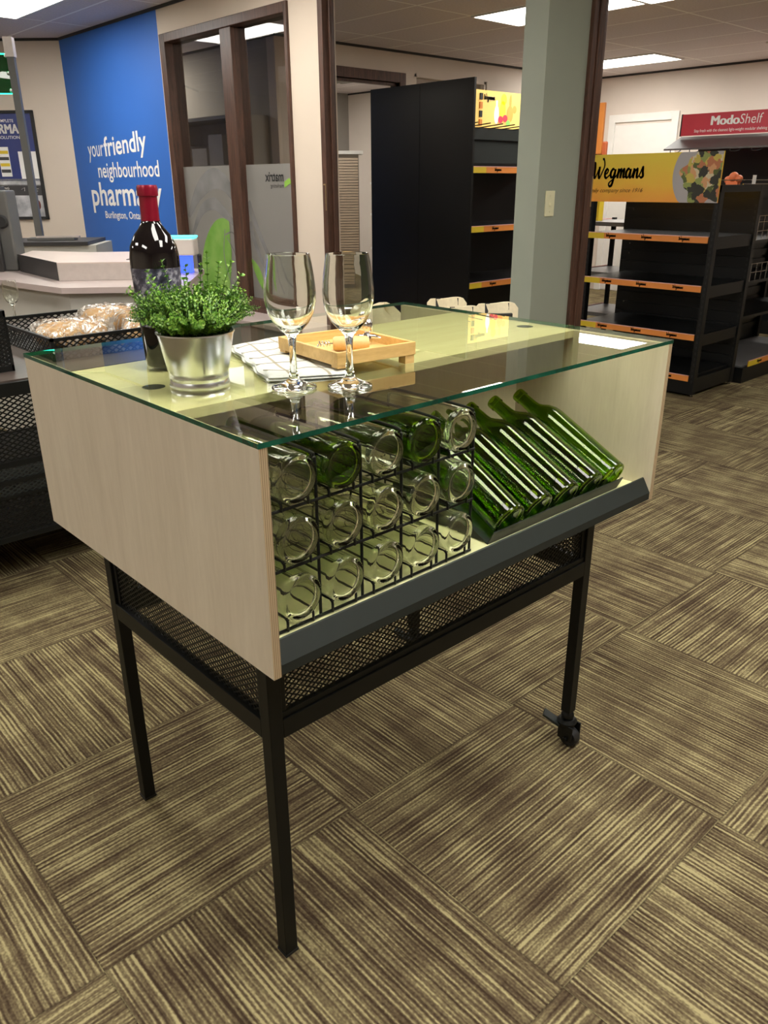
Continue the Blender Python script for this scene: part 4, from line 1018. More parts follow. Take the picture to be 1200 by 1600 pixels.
mb = MB(); script(mb, (bx_ - 0.003, 2.585, 1.385), (0, -1, 0), (0, 0, 1), 0.093, WORD, 0.012, (-1, 0, 0)); mb.build('banner_lettering', M['ink'], g)
mb = MB(); text(mb, 'A family company since 1916', (bx_ - 0.003, 2.66, 1.296), (bx_ - 0.003, 2.19, 1.299), (0, 0, 1), 0.026, shear=0.35); mb.build('tagline', mat('brown_print', (0.24, 0.10, 0.02), 0.6), g)
# shelf run behind it, longer to the left, with a pink end strip
g2 = thing('gondola_shelf', 'grey shelf boards with a pink strip seen past the left end of the open gondola', 'shelf', (5.3, 2.4, 0), 'black gondola shelves')
for z in (1.075, 0.70, 0.385):
    sh = B((5.185, 2.22, z - 0.03), (5.70, 3.10, z)).build('shelf_board', M['greyshelf'], g2)
    B((5.183, 3.10, z - 0.034), (5.70, 3.108, z + 0.008)).build('end_strip', M['pink'], sh)
for x, y in ((5.19, 2.24), (5.66, 2.24), (5.66, 3.06)): B((x, y, 0), (x + 0.03, y + 0.03, 1.09)).build('post', M['blackshelf'], g2)

# neighbouring gondola with wire fronts
g3 = thing('gondola_shelf', 'black gondola with wire baskets at the right edge behind the open gondola', 'shelf', (5.25, 1.62, 0), 'black gondola shelves')
B((5.24, 1.62, 0.0), (6.6, 2.14, 0.11)).build('base_deck', M['blackshelf'], g3)
strip_label(g3, (5.30, 1.618), (6.5, 1.618), 0.158, 0.045, (0, -1, 0), n=1, first=0.12)
B((5.26, 1.64, 0.11), (6.58, 2.12, 0.118)).build('deck_top', M['greyshelf'], g3)
mb = MB(); mb.box((5.24, 2.14, 0.0), (6.6, 2.17, 1.34)); 
z = 0.2
while z < 1.3: mb.box((5.26, 2.128, z), (6.58, 2.14, z + 0.05)); z += 0.075
mb.build('back_panel', M['blackshelf'], g3)
for x in (5.24, 6.55): B((x, 2.10, 0.0), (x + 0.04, 2.14, 1.34)).build('post', M['blackshelf'], g3)
for z in (0.45, 0.70, 0.98):
    B((5.27, 1.74, z - 0.02), (6.55, 2.13, z)).build('shelf_board', M['blackshelf'], g3)
mb = MB()
for z in (0.76, 0.82, 1.04, 1.10, 1.14): mb.tube([(5.27, 1.73, z), (6.55, 1.73, z)], 0.0022, 6)
for k in range(16): mb.tube([(5.27 + 0.085 * k, 1.73, 0.70), (5.27 + 0.085 * k, 1.73, 0.82)], 0.0022, 6); mb.tube([(5.27 + 0.085 * k, 1.73, 0.98), (5.27 + 0.085 * k, 1.73, 1.14)], 0.0022, 6)
mb.build('wire_front', M['chrome'], g3)
mb = MB(); mb.tube([(5.0, 1.72, 1.37), (6.5, 1.72, 1.37)], 0.003, 6); mb.tube([(5.0, 1.95, 1.37), (6.5, 1.95, 1.37)], 0.003, 6); mb.tube([(5.0, 1.72, 1.345), (6.5, 1.72, 1.345)], 0.003, 6)
for k in range(9): mb.tube([(5.0 + 0.18 * k, 1.72, 1.37), (5.0 + 0.18 * k, 1.95, 1.37)], 0.003, 6)
mb.build('top_wire_shelf', M['chrome'], g3)
for x in (5.12, 5.52):
    B((x, 1.715, 1.345), (x + 0.05, 1.718, 1.40)).build('price_tag', M['whiteprint'], g3)

# red bannered wall unit at right
g4 = thing('gondola_shelf', 'black shelf unit with grey canopy and red banner at the right edge', 'shelf', (7.9, 2.7, 0), 'black gondola shelves')
B((7.48, 1.6, 1.778), (7.50, 3.557, 1.968)).build('red_banner', M['red'], g4)
B((7.483, 3.557, 1.775), (7.503, 3.572, 1.971)).build('banner_edge', M['ink'], g4)
mb = MB(); [text(mb, 'Modo', (7.4785 - 0.0002 * q, 3.262 - 0.004 * q, 1.862), (7.4785 - 0.0002 * q, 2.990 - 0.004 * q, 1.861), (0, 0, 1), 0.078) for q in range(4)]; text(mb, 'Shelf', (7.479, 2.978, 1.861), (7.479, 2.765, 1.860), (0, 0, 1), 0.082, bold=-0.004, shear=0.08)
text(mb, 'Stay fresh with the cleanest light-weight modular shelving system', (7.479, 3.42, 1.805), (7.479, 2.62, 1.803), (0, 0, 1), 0.026)
mb.build('banner_lettering', M['whiteprint'], g4)
mb = MB(); mb.add([(7.52, 3.57, 1.772), (7.52, 1.6, 1.772), (7.30, 1.6, 1.66), (7.30, 3.62, 1.66), (7.52, 3.57, 1.752), (7.52, 1.6, 1.752), (7.30, 1.6, 1.645), (7.30, 3.62, 1.645)], [(0, 3, 2, 1), (4, 5, 6, 7), (0, 1, 5, 4), (1, 2, 6, 5), (2, 3, 7, 6), (3, 0, 4, 7)])
mb.build('canopy', mat('brown_grey_canopy', (0.085, 0.075, 0.072), 0.4), g4)
mb = MB()
for k in range(7):
    y = 3.55 - 0.2 * k; mb.tube(arc([(7.31, y, 1.65), (7.28, y - 0.02, 1.625), (7.28, y - 0.09, 1.625), (7.31, y - 0.11, 1.65)], 4), 0.004, 6)
mb.build('hook', M['black'], g4, smooth=True)
B((7.86, 1.6, 0.0), (7.90, 3.55, 1.76)).build('back_panel', M['blackpanel'], g4)
B((7.40, 1.6, 0.0), (7.86, 3.55, 0.12)).build('base_deck', M['blackshelf'], g4)
for z in (0.55, 0.95): B((7.46, 1.6, z - 0.03), (7.86, 3.55, z)).build('shelf_board', M['blackshelf'], g4)
mb = MB(); mb.sphere((7.3, 2.87, 1.40), 0.045, 12, 8); mb.sphere((7.3, 2.82, 1.385), 0.035, 12, 8); mb.sphere((7.32, 2.93, 1.375), 0.035, 12, 8)
mb.box((7.28, 2.82, 1.2205), (7.34, 2.93, 1.37))
fl = mb.build('flower_display', M['orangedark'], smooth=True); tag(fl, 'coral coloured round display item on the unit right of the food banner', 'display')
st_ = thing('display_stand', 'black stand under the coral display item beside the food banner', 'stand', (7.3, 2.85, 0))
B((7.20, 2.70, 0.0), (7.39, 3.02, 0.04)).build('stand_base', M['black'], st_); B((7.27, 2.83, 0.04), (7.33, 2.89, 1.20)).build('stand_post', M['black'], st_); B((7.22, 2.74, 1.20), (7.38, 2.98, 1.22)).build('stand_top', M['black'], st_)

# orange header stand between the trim and the white door
os_ = thing('sign_stand', 'tall orange sign panel seen between the dark trim and the white door', 'sign', (6.6, 3.9, 0))
B((6.60, 3.876, 1.61), (6.63, 4.35, 2.05)).build('sign_panel', M['orange'], os_, bevel=0.006)
B((6.62, 3.83, 1.55), (6.65, 3.94, 1.72)).build('corner_tab', M['orangedark'], os_, bevel=0.02)
B((6.60, 3.90, 1.50), (6.63, 4.35, 1.60)).build('lower_panel', M['ink'], os_)
for y in (3.93, 4.32): B((6.61, y, 0.0), (6.64, y + 0.03, 1.61)).build('post', M['blackshelf'], os_)
yb_ = thing('carton', 'black and yellow carton on the shelf beside the sage wall trim', 'carton', (5.30, 3.03, 1.076))
B((5.30, 2.99, 1.076), (5.36, 3.07, 1.27)).build('carton_body', M['ink'], yb_); B((5.298, 2.988, 1.076), (5.362, 3.02, 1.27)).build('yellow_side', M['yellow'], yb_)

# tall black gondola behind the window wall's doorway
HX0, HX1, HY0, HY1, HZ = 4.235, 5.55, 3.39, 4.49, 2.05
g5 = thing('gondola_shelf', 'tall black double-sided gondola with a plain black end panel', 'shelf', (HX0, HY0, 0), 'black gondola shelves')
mb = MB(); mb.box((HX0 - 0.02, HY0, 0.0), (HX0, HY0 + 0.535, HZ)); mb.box((HX0 - 0.018, HY0 + 0.535, 0.0), (HX0 - 0.002, HY0 + 0.545, HZ)); mb.box((HX0 - 0.02, HY0 + 0.545, 0.0), (HX0, HY1, HZ)); mb.build('end_panel', M['blackpanel'], g5)
yc = (HY0 + HY1) / 2
B((HX0, yc - 0.02, 0.0), (HX1, yc + 0.02, 1.90)).build('back_panel', M['blackpanel'], g5)
for z in (1.473, 1.058, 0.645):
    sh = B((HX0, HY0 + 0.01, z - 0.035), (HX1, yc - 0.02, z)).build('shelf_board', M['blackshelf'], g5)
    strip_label(sh, (HX0 + 0.005, HY0 + 0.01), (HX0 + 0.90, HY0 + 0.01), z + 0.002, 0.046, (0, -1, 0), n=3, first=0.27, step=0.40)
B((HX0, HY0 + 0.01, 0.0), (HX1, yc - 0.02, 0.13)).build('base_deck', M['blackshelf'], g5)
B((HX0, HY0 + 0.10, 1.66), (HX1, HY0 + 0.12, 1.735)).build('hook_rail', M['charcoal'], g5)
mb = MB()
for k in range(9):
    x = HX0 + 0.03 + 0.14 * k; mb.tube([(x, HY0 + 0.30, 1.745), (x, HY0 - 0.0, 1.765)], 0.004, 6)
mb.build('peg_hook', M['black'], g5)
B((HX0, HY0 + 0.12, 1.50), (HX1, HY0 + 0.135, 1.665)).build('grey_back_board', M['charcoal'], g5)
bn2 = grad_mat('lit_fruit_banner', 0, 4.60, 5.10, [(0.0, (0.85, 0.55, 0.16)), (0.4, (0.88, 0.66, 0.10)), (0.62, (0.90, 0.62, 0.30)), (0.8, (0.62, 0.82, 0.66)), (1.0, (0.72, 0.86, 0.76))], emit=0.16)
B((HX0 + 0.02, HY0 + 0.30, 1.760), (HX1, HY0 + 0.32, 2.018)).build('lit_banner', bn2, g5)
yb2 = HY0 + 0.298
mb = MB()
def disc(mb, x, z, rx, rz_, y, n=20): mb.add([(x + rx * math.cos(2 * PI * k / n), y, z + rz_ * math.sin(2 * PI * k / n)) for k in range(n)], [tuple(range(n - 1, -1, -1))])
def em(name, c, s_): return emit_mat(name, c, s_)
mb = MB(); disc(mb, 4.822, 1.855, 0.028, 0.065, yb2); mb.add([(4.812, yb2, 1.90), (4.832, yb2, 1.90), (4.832, yb2, 1.955), (4.812, yb2, 1.955)], [(0, 1, 2, 3)]); mb.build('printed_white_bottle', em('print_white', (0.85, 0.85, 0.9), 0.14), g5)
mb = MB(); disc(mb, 4.895, 1.88, 0.036, 0.075, yb2 - 0.001); disc(mb, 4.905, 1.965, 0.034, 0.040, yb2 - 0.001); mb.build('printed_yellow_fruit', em('print_yellow', (0.9, 0.72, 0.05), 0.14), g5)
mb = MB(); disc(mb, 4.985, 1.865, 0.038, 0.06, yb2 - 0.002); disc(mb, 5.04, 1.90, 0.026, 0.028, yb2 - 0.001); disc(mb, 4.99, 1.955, 0.012, 0.05, yb2 - 0.001); mb.build('printed_orange_fruit', em('print_orange', (0.9, 0.35, 0.08), 0.14), g5)
mb = MB(); disc(mb, 4.87, 1.822, 0.030, 0.026, yb2 - 0.003); disc(mb, 4.925, 1.832, 0.030, 0.026, yb2 - 0.003); mb.build('printed_berries', em('print_red', (0.75, 0.05, 0.08), 0.14), g5)
mb = MB(); disc(mb, 4.965, 1.80, 0.026, 0.022, yb2 - 0.003); mb.build('printed_leaf', em('print_green', (0.25, 0.6, 0.12), 0.14), g5)
mb = MB(); script(mb, (4.665, yb2 - 0.002, 1.955), (1, 0, 0), (0, 0, 1), 0.030, WORD, 0.007, (0, -1, 0)); mb.build('banner_lettering', M['whiteprint'], g5)
mb = MB()
for k, c in enumerate((0, 1, 0, 1)): 
    mb.cur = c; mb.box((4.615, HY0 + 0.29, 1.77 + 0.06 * k), (4.645, HY0 + 0.30, 1.815 + 0.06 * k))
mb.build('side_swatches', [M['orange'], M['ink']], g5)
mb = MB(); mb.tube([(4.70, HY0 + 0.31, 2.015), (4.70, HY0 + 0.31, 2.075)], 0.006, 6); mb.build('banner_post', M['chrome'], g5)

# things in the far store room
sl = thing('slat_tower', 'beige slatted display tower seen through the far doorway', 'display tower', (6.9, 7.95, 0))
Ms = Matrix.Translation((6.82, 7.92, 0)) @ Matrix.Rotation(math.radians(-38), 4, 'Z')
B((-0.18, 0.0, 0.0), (0.18, 0.30, 1.72), Ms).build('tower_core', M['greywall'], sl)
mb = MB(); z = 0.05
while z < 1.68: mb.box((-0.17, -0.02, z), (0.17, 0.0, z + 0.026), Ms); z += 0.034
mb.build('slat_front', M['beigeslat'], sl)
B((-0.30, -0.03, 1.72), (0.24, 0.32, 1.76), Ms).build('tower_cap', M['white'], sl)
mb = MB()
for k, (z, c) in enumerate(((1.50, 0), (1.30, 1), (1.10, 0), (0.85, 0), (0.55, 2))):
    mb.cur = c; mb.box((-0.27, 0.0, z), (-0.19, 0.2, z + 0.17), Ms)
mb.build('hanging_packs', [M['orange'], mat('teal_pack', (0.04, 0.14, 0.10), 0.5), mat('magenta_pack', (0.45, 0.02, 0.14), 0.5)], sl)
ws = thing('white_shelf_unit', 'white bracket shelf unit partly hidden by the tall black gondola', 'shelf', (7.9, 7.9, 0))
B((7.60, 8.00, 0.0), (7.64, 8.04, 2.2)).build('upright', M['white'], ws)
B((7.45, 7.98, 2.08), (7.72, 8.02, 2.28)).build('top_sign', M['white'], ws)
for z in (0.5, 0.95, 1.35): 
    sh = B((7.35, 7.60, z), (7.95, 8.02, z + 0.03)).build('shelf_board', M['white'], ws)
    mb = MB(); mb.add([(7.60, 7.75, z), (7.63, 7.75, z), (7.63, 8.0, z), (7.60, 8.0, z), (7.60, 8.0, z - 0.08), (7.63, 8.0, z - 0.08)], [(0, 1, 2, 3), (0, 4, 5, 1), (0, 3, 4), (1, 5, 2), (2, 5, 4, 3)]); mb.build('bracket', M['white'], sh)

# dim shelves with cartons in the office behind the window
of = thing('wall_shelf', 'dim grey wall shelf of cartons seen through the upper window panes', 'shelf', (4.08, 6.9, 0))
B((3.86, 5.95, 0.0), (4.24, 5.99, 1.95)).build('side_panel', M['greywall'], of); B((3.86, 8.0, 0.0), (4.24, 8.04, 1.95)).build('side_panel', M['greywall'], of)
for z in (0.4, 0.8, 1.15, 1.50, 1.92): B((3.88, 5.99, z), (4.24, 8.0, z + 0.03)).build('shelf_board', M['greywall'], of)
rn = random.Random(21)
cartm = [mat('carton_print_%d' % k, c, 0.6) for k, c in enumerate(((0.42, 0.38, 0.34), (0.30, 0.16, 0.10), (0.22, 0.24, 0.26), (0.5, 0.46, 0.42)))]
k = 0
for z in (1.18, 1.53):
    y = 6.05
    while y < 7.55:
        wd = rn.uniform(0.16, 0.30); h_ = rn.uniform(0.14, 0.28)
        c = rn.randrange(4)
        o = B((3.95, y, z + 0.001), (4.20, y + wd, z + h_)).build('carton', cartm[c], bevel=0.003)
        tag(o, 'dim carton standing on the wall shelf behind the window glass', 'carton', 'cartons on the shelf behind the window')
        y += wd + rn.uniform(0.03, 0.12)

# ------------------------------------------------------------------ poster on the angled wall
po = thing('framed_poster', 'black framed pharmacy poster on the angled cream wall at the left edge', 'poster', tuple(P45 + E45 * 0.8))
def PB(a, b, m, name, par=po): return B(a, b, M45).build(name, m, par)
s0, s1, z0, z1 = 0.372, 1.25, 1.052, 2.012
mb = MB()
for a, b in (((s0, -0.03, z0), (s0 + 0.025, -0.002, z1)), ((s1 - 0.025, -0.03, z0), (s1, -0.002, z1)), ((s0, -0.03, z0), (s1, -0.002, z0 + 0.025)), ((s0, -0.03, z1 - 0.025), (s1, -0.002, z1))): mb.box(a, b, M45)
mb.build('poster_frame', M['ink'], po)
PB((s0 + 0.02, -0.012, 1.40), (s1 - 0.02, -0.004, z1 - 0.02), M['posterblue'], 'printed_sky'); PB((s0 + 0.02, -0.012, 1.36), (s1 - 0.02, -0.004, 1.42), M['photogrey'], 'printed_floor')
PB((s0 + 0.02, -0.012, z0 + 0.02), (s1 - 0.02, -0.004, 1.37), M['postergrey'], 'printed_band')
def ptxt(mb, body, sL, sR, z, h, **k):
    a = P45 + E45 * sL + N45 * 0.0135 + Vector((0, 0, z)); b = P45 + E45 * sR + N45 * 0.0135 + Vector((0, 0, z))
    text(mb, body, a, b, (0, 0, 1), h, **k)
mb = MB(); [ptxt(mb, 'PHARMA', 0.90 - 0.003 * q, 0.540 - 0.003 * q, 1.815 + 0.0005 * q, 0.080) for q in range(4)]; mb.build('poster_heading', M['whiteprint'], po); mb = MB(); ptxt(mb, 'YOUR COMPLETE', 0.86, 0.57, 1.912, 0.026, bold=0.004); mb.build('poster_lettering', M['whiteprint'], po); mb = MB(); ptxt(mb, 'RETAIL SOLUTION', 0.88, 0.535, 1.770, 0.026, bold=0.004)
mb.build('poster_lettering', M['whiteprint'], po); mb = MB(); ptxt(mb, 'SHELVING', 0.85, 0.72, 1.325, 0.02)
mb.build('poster_lettering', M['whiteprint'], po)
PB((0.665, -0.016, 1.44), (0.765, -0.012, 1.70), M['whiteprint'], 'printed_shelf')
mb = MB()
for k, z in enumerate((1.64, 1.585, 1.53, 1.475)): mb.cur = k % 2; mb.box((0.67, -0.018, z), (0.76, -0.016, z + 0.028), M45)
mb.build('printed_goods', [M['yellow'], M['postergrey']], po)
PB((0.40, -0.016, 1.42), (0.455, -0.012, 1.66), M['whiteprint'], 'printed_coat'); PB((0.53, -0.016, 1.42), (0.575, -0.012, 1.66), M['whiteprint'], 'printed_column')
PB((0.70, -0.016, 1.09), (0.80, -0.012, 1.27), M['photogrey'], 'printed_photo'); PB((0.53, -0.016, 1.075), (0.67, -0.012, 1.27), M['photogrey'], 'printed_photo'); PB((0.40, -0.016, 1.075), (0.50, -0.012, 1.27), M['photogrey'], 'printed_photo')
mb = MB(); mb.sphere(P45 + E45 * 0.452 + N45 * 0.016 + Vector((0, 0, 1.185)), 0.03, 12, 8, (0.7, 0.7, 1.4)); mb.build('printed_hair', M['hair'], po, smooth=True)
mb = MB(); mb.sphere(P45 + E45 * 0.457 + N45 * 0.032 + Vector((0, 0, 1.19)), 0.016, 12, 8, (0.8, 0.8, 1.3)); mb.build('printed_face', M['skin'], po, smooth=True)
mb = MB()
for a, b in (((0.60, 1.325), (0.565, 1.34)), ((0.565, 1.34), (0.57, 1.31)), ((0.47, 1.33), (0.43, 1.33)), ((0.47, 1.31), (0.44, 1.31))):
    mb.bar(P45 + E45 * a[0] + N45 * 0.014 + Vector((0, 0, a[1])), P45 + E45 * b[0] + N45 * 0.014 + Vector((0, 0, b[1])), 0.008, 0.002)
mb.build('printed_icons', M['whiteprint'], po)

# ------------------------------------------------------------------ checkout
E1 = Vector((0.797, -0.604, 0)); NN = Vector((0.604, 0.797, 0))
C0 = Vector((1.001, 3.164, 0)); C1 = Vector((1.12, 3.48, 0))
co = thing('checkout_counter', 'pale checkout counter with a brown top behind the bread basket', 'counter', (1.5, 3.4, 0))
pA = [C0, C0 + E1 * 0.59, C0 + E1 * 0.59 + NN * 0.85, Vector((1.55, 4.35, 0)), Vector((1.28, 4.95, 0)), Vector((0.75, 4.8, 0))]
ins = [C0 + NN * 0.05 + E1 * 0.02, C0 + E1 * 0.57 + NN * 0.05, C0 + E1 * 0.57 + NN * 0.82, Vector((1.53, 4.32, 0)), Vector((1.26, 4.9, 0)), Vector((0.82, 4.76, 0))]
MB().prism([(p.x, p.y) for p in ins], 0.0, 0.872).build('counter_body', M['laminate'], co)
MB().prism([(p.x, p.y) for p in pA], 0.872, 0.90).build('counter_top', M['pinkgrey'], co)
cv = thing('conveyor', 'steel topped conveyor bed with a dark end on the checkout counter', 'conveyor', (1.4, 3.6, 0.90))
pB = [C1, C1 + E1 * 0.50, C1 + E1 * 0.50 + NN * 0.7, Vector((1.54, 4.04, 0)), Vector((1.34, 4.40, 0)), Vector((1.158, 4.127, 0))]
MB().prism([(p.x, p.y) for p in pB], 0.9005, 0.984).build('bed', M['steel'], cv)
MB().prism([(p.x, p.y) for p in pB], 0.984, 0.990).build('steel_top', mat('pinkish_steel', (0.66, 0.55, 0.50), 0.35, var=0.03), cv)
mb = MB(); mb.add([Vector((1.117, 3.475, 0.9005)), Vector((1.154, 4.127, 0.9005)), Vector((1.154, 4.127, 0.995)), Vector((1.117, 3.475, 0.992)), Vector((1.121, 3.479, 0.9005)), Vector((1.16, 4.127, 0.9005)), Vector((1.16, 4.127, 0.995)), Vector((1.121, 3.479, 0.992))], [(0, 1, 2, 3), (7, 6, 5, 4), (0, 4, 5, 1), (1, 5, 6, 2), (2, 6, 7, 3), (3, 7, 4, 0)])
mb.build('end_plate', M['kiosk'], cv)
q0 = C1 + E1 * 0.33 + NN * 0.12
MB().prism([((q0).x, q0.y), ((q0 + E1 * 0.16).x, (q0 + E1 * 0.16).y), ((q0 + E1 * 0.16 + NN * 0.5).x, (q0 + E1 * 0.16 + NN * 0.5).y), ((q0 + E1 * 0.02 + NN * 0.5).x, (q0 + E1 * 0.02 + NN * 0.5).y)], 0.990, 0.993).build('scanner_plate', M['darkbrown'], cv)
# kiosk at the left edge
ko = thing('checkout_terminal', 'black checkout terminal with a cyan light at the left edge', 'terminal', (1.1, 4.2, 0.90))
Mk = Matrix.Translation((1.137, 4.13, 0.9005)) @ Matrix(((E1.x, NN.x, 0, 0), (E1.y, NN.y, 0, 0), (0, 0, 1, 0), (0, 0, 0, 1)))
B((-0.42, 0.0, 0.0), (-0.07, 0.25, 0.455), Mk).build('terminal_body', M['kiosk'], ko, bevel=0.006)
B((-0.075, 0.03, 0.0), (0.0, 0.20, 0.435), Mk).build('grey_column', M['polegrey'], ko, bevel=0.01)
B((-0.40, -0.002, 0.456), (-0.065, 0.12, 0.468), Mk).build('light_bar', M['cyan'], ko)
mb = MB(); mb.lathe([(0, 0), (0.032, 0), (0.036, 0.01), (0.03, 0.03), (0, 0.03)], 20, Mk @ Matrix.Translation((-0.045, 0.03, 0.27)) @ Matrix.Rotation(PI / 2, 4, 'X')); mb.build('hand_scanner_holder', M['ink'], ko, smooth=True)
# second lane cabinet and lane pole with number sign
PX, PY = 1.822, 5.539
lane = thing('lane_cabinet', 'grey lane cabinet behind the conveyor that carries the sign pole', 'cabinet', (1.8, 5.6, 0))
Ml = Matrix.Translation((PX, PY, 0)) @ Matrix(((E1.x, NN.x, 0, 0), (E1.y, NN.y, 0, 0), (0, 0, 1, 0), (0, 0, 0, 1)))
B((-0.55, -0.22, 0.0), (0.45, 0.3, 0.955), Ml).build('cabinet_body', M['laminate'], lane); B((-0.57, -0.24, 0.955), (0.40, 0.32, 0.98), Ml).build('cabinet_top', M['kiosk'], lane)
pl_ = thing('lane_pole', 'tall grey lane pole with a green number sign at the left edge', 'pole', (PX, PY, 0.98))
B((-0.08, -0.06, 0.981), (0.26, 0.05, 1.0), Ml).build('pole_foot', M['polegrey'], pl_, bevel=0.003)
B((-0.012, -0.06, 1.0), (0.30, -0.03, 1.012), Ml).build('foot_rail', M['steel'], pl_)
B((-0.024, -0.024, 1.0), (0.024, 0.024, 2.30), Ml).build('post', M['polegrey'], pl_, bevel=0.003)
B((-0.03, -0.03, 2.18), (0.03, 0.03, 2.30), Ml).build('post_cap', M['steel'], pl_)
sg = B((-0.30, -0.004, 1.955), (-0.015, 0.004, 2.20), Ml).build('number_sign', M['signgreen'], pl_)
mb = MB(); mb.box((-0.30, -0.005, 2.195), (-0.03, 0.005, 2.203), Ml); mb.box((-0.30, -0.005, 1.952), (-0.02, 0.005, 1.958), Ml); mb.build('lit_edge', M['signglow'], pl_)
mb = MB(); mb.box((-0.14, -0.010, 2.09), (-0.115, -0.006, 2.18), Ml); mb.box((-0.16, -0.010, 2.155), (-0.14, -0.006, 2.17), Ml)
mb.box((-0.14, 0.006, 2.09), (-0.115, 0.010, 2.18), Ml); mb.box((-0.16, 0.006, 2.155), (-0.14, 0.010, 2.17), Ml); mb.build('numeral', M['signglow'], pl_)
mb = MB()
for z in (2.185, 2.08, 1.975): mb.sphere(Ml @ Vector((-0.032, -0.012, z)), 0.012, 10, 8)
mb.build('fixing_screw', M['chrome'], pl_, smooth=True)
# customer display between bottle and plant
cd = thing('customer_display', 'white box with a cyan lid over a blue screen behind the potted plant', 'display', (1.9, 3.5, 0.90))
Cd = C0 + E1 * 0.62 + NN * 0.62
cp = Vector((1.80, 3.38, 0))
Md = Matrix.Translation((cp.x, cp.y, 0.9005)) @ Matrix.Rotation(math.radians(-42), 4, 'Z')
B((-0.075, -0.06, 0.095), (0.075, 0.06, 0.185), Md).build('white_head', mat('white_plastic', (0.72, 0.66, 0.62), 0.4), cd, bevel=0.008)
B((-0.077, -0.062, 0.185), (0.077, 0.062, 0.197), Md).build('cyan_lid', M['cyan'], cd, bevel=0.006)
B((-0.045, -0.03, 0.0), (0.045, 0.03, 0.095), Md).build('screen_block', M['screenblue'], cd)
B((0.078, -0.02, 0.0), (0.098, 0.02, 0.10), Md).build('side_reader', M['ink'], cd, bevel=0.008)

# ------------------------------------------------------------------ black mesh table at left, bread, glasses
mt = thing('mesh_table', 'black mesh sided display table with a dark top at the left edge', 'table', (0.3, 2.7, 0))
tx0, tx1, ty0, ty1, tz_ = -0.55, 1.00, 1.98, 3.35, 0.75
B((tx0, ty0 + 0.02, tz_ - 0.02), (tx1, ty1, tz_)).build('table_top', M['darkbrown'], mt)
mb = MB()
for z0, z1 in ((0.70, 0.745), (0.455, 0.475), (0.185, 0.205)):
    mb.box((tx0, ty0, z0), (tx1, ty0 + 0.025, z1)); mb.box((tx0, ty1 - 0.025, z0), (tx1, ty1, z1)); mb.box((tx1 - 0.025, ty0, z0), (tx1, ty1, z1)); mb.box((tx0, ty0, z0), (tx0 + 0.025, ty1, z1))
mb.box((tx0, ty0 - 0.004, 0.398), (tx1, ty0 + 0.012, 0.412)); mb.box((tx0, ty0 - 0.002, 0.345), (tx1, ty0 + 0.008, 0.355))
mb.build('rail_frame', M['black'], mt)
for x in (tx0, tx1 - 0.027):
    for y in (ty0, ty1 - 0.027):
        B((x, y, 0.085), (x + 0.027, y + 0.027, 0.73)).build('leg', M['black'], mt)
        c = MB(); c.lathe([(0, -0.012), (0.036, -0.012), (0.038, 0), (0.036, 0.012), (0, 0.012)], 18, Matrix.Translation((x + 0.0135, y + 0.0135, 0.038)) @ Matrix.Rotation(PI / 2, 4, 'Y')); c.box((x - 0.006, y - 0.012, 0.03), (x + 0.033, y + 0.03, 0.088)); c.build('caster', M['rubber'], mt)
mm = MB(); mesh_panel(mm, (tx0, ty0 + 0.012, 0.475), (1, 0, 0), (0, 0, 1), tx1 - tx0, 0.225, 0.028, 0.017, 0.005, 0.002); mm.build('mesh_panel', M['black'], mt)
mm = MB(); mesh_panel(mm, (tx0, ty0 + 0.006, 0.355), (1, 0, 0), (0, 0, 1), tx1 - tx0, 0.10, 0.024, 0.014, 0.004, 0.002); mm.build('mesh_panel', M['charcoal'], mt)
mm = MB(); mesh_panel(mm, (tx0, ty0 + 0.012, 0.205), (1, 0, 0), (0, 0, 1), tx1 - tx0, 0.14, 0.028, 0.017, 0.005, 0.002); mm.build('mesh_panel', M['black'], mt)
mm = MB(); mesh_panel(mm, (tx1 - 0.012, ty0, 0.205), (0, 1, 0), (0, 0, 1), ty1 - ty0, 0.495, 0.028, 0.017, 0.005, 0.002); mm.build('mesh_panel', M['black'], mt)
B((tx0, ty0 + 0.01, 0.187), (tx1, ty1 - 0.01, 0.200)).build('bottom_shelf', M['black'], mt)
# wire bread basket
bk = thing('bread_basket', 'shallow black mesh basket of wrapped bread on the dark table', 'basket', (0.85, 2.5, tz_))
bx0, bx1, by0_, by1_, bz0_, bz1_ = 0.565, 1.16, 2.20, 2.86, tz_ + 0.005, tz_ + 0.085
mb = MB(); r = 0.006
for z in (bz1_,):
    mb.box((bx0 - r, by0_ - r, z - 0.012), (bx1 + r, by0_ + r, z)); mb.box((bx0 - r, by1_ - r, z - 0.012), (bx1 + r, by1_ + r, z)); mb.box((bx0 - r, by0_, z - 0.012), (bx0 + r, by1_, z)); mb.box((bx1 - r, by0_, z - 0.012), (bx1 + r, by1_, z))
for x, y in ((bx0, by0_), (bx1, by0_), (bx0, by1_), (bx1, by1_)): mb.box((x - r, y - r, tz_ + 0.0005), (x + r, y + r, bz1_))
mb.box((bx0, by0_, tz_ + 0.001), (bx1, by1_, tz_ + 0.004)); mb.build('basket_frame', M['black'], bk)
mm = MB()
for o, u, l in (((bx0, by0_, bz0_), (1, 0, 0), bx1 - bx0), ((bx0, by1_, bz0_), (1, 0, 0), bx1 - bx0), ((bx0, by0_, bz0_), (0, 1, 0), by1_ - by0_), ((bx1, by0_, bz0_), (0, 1, 0), by1_ - by0_)):
    mesh_panel(mm, o, u, (0, 0, 1), l, 0.07, 0.030, 0.019, 0.005, 0.002)
mm.build('basket_mesh', M['black'], bk)
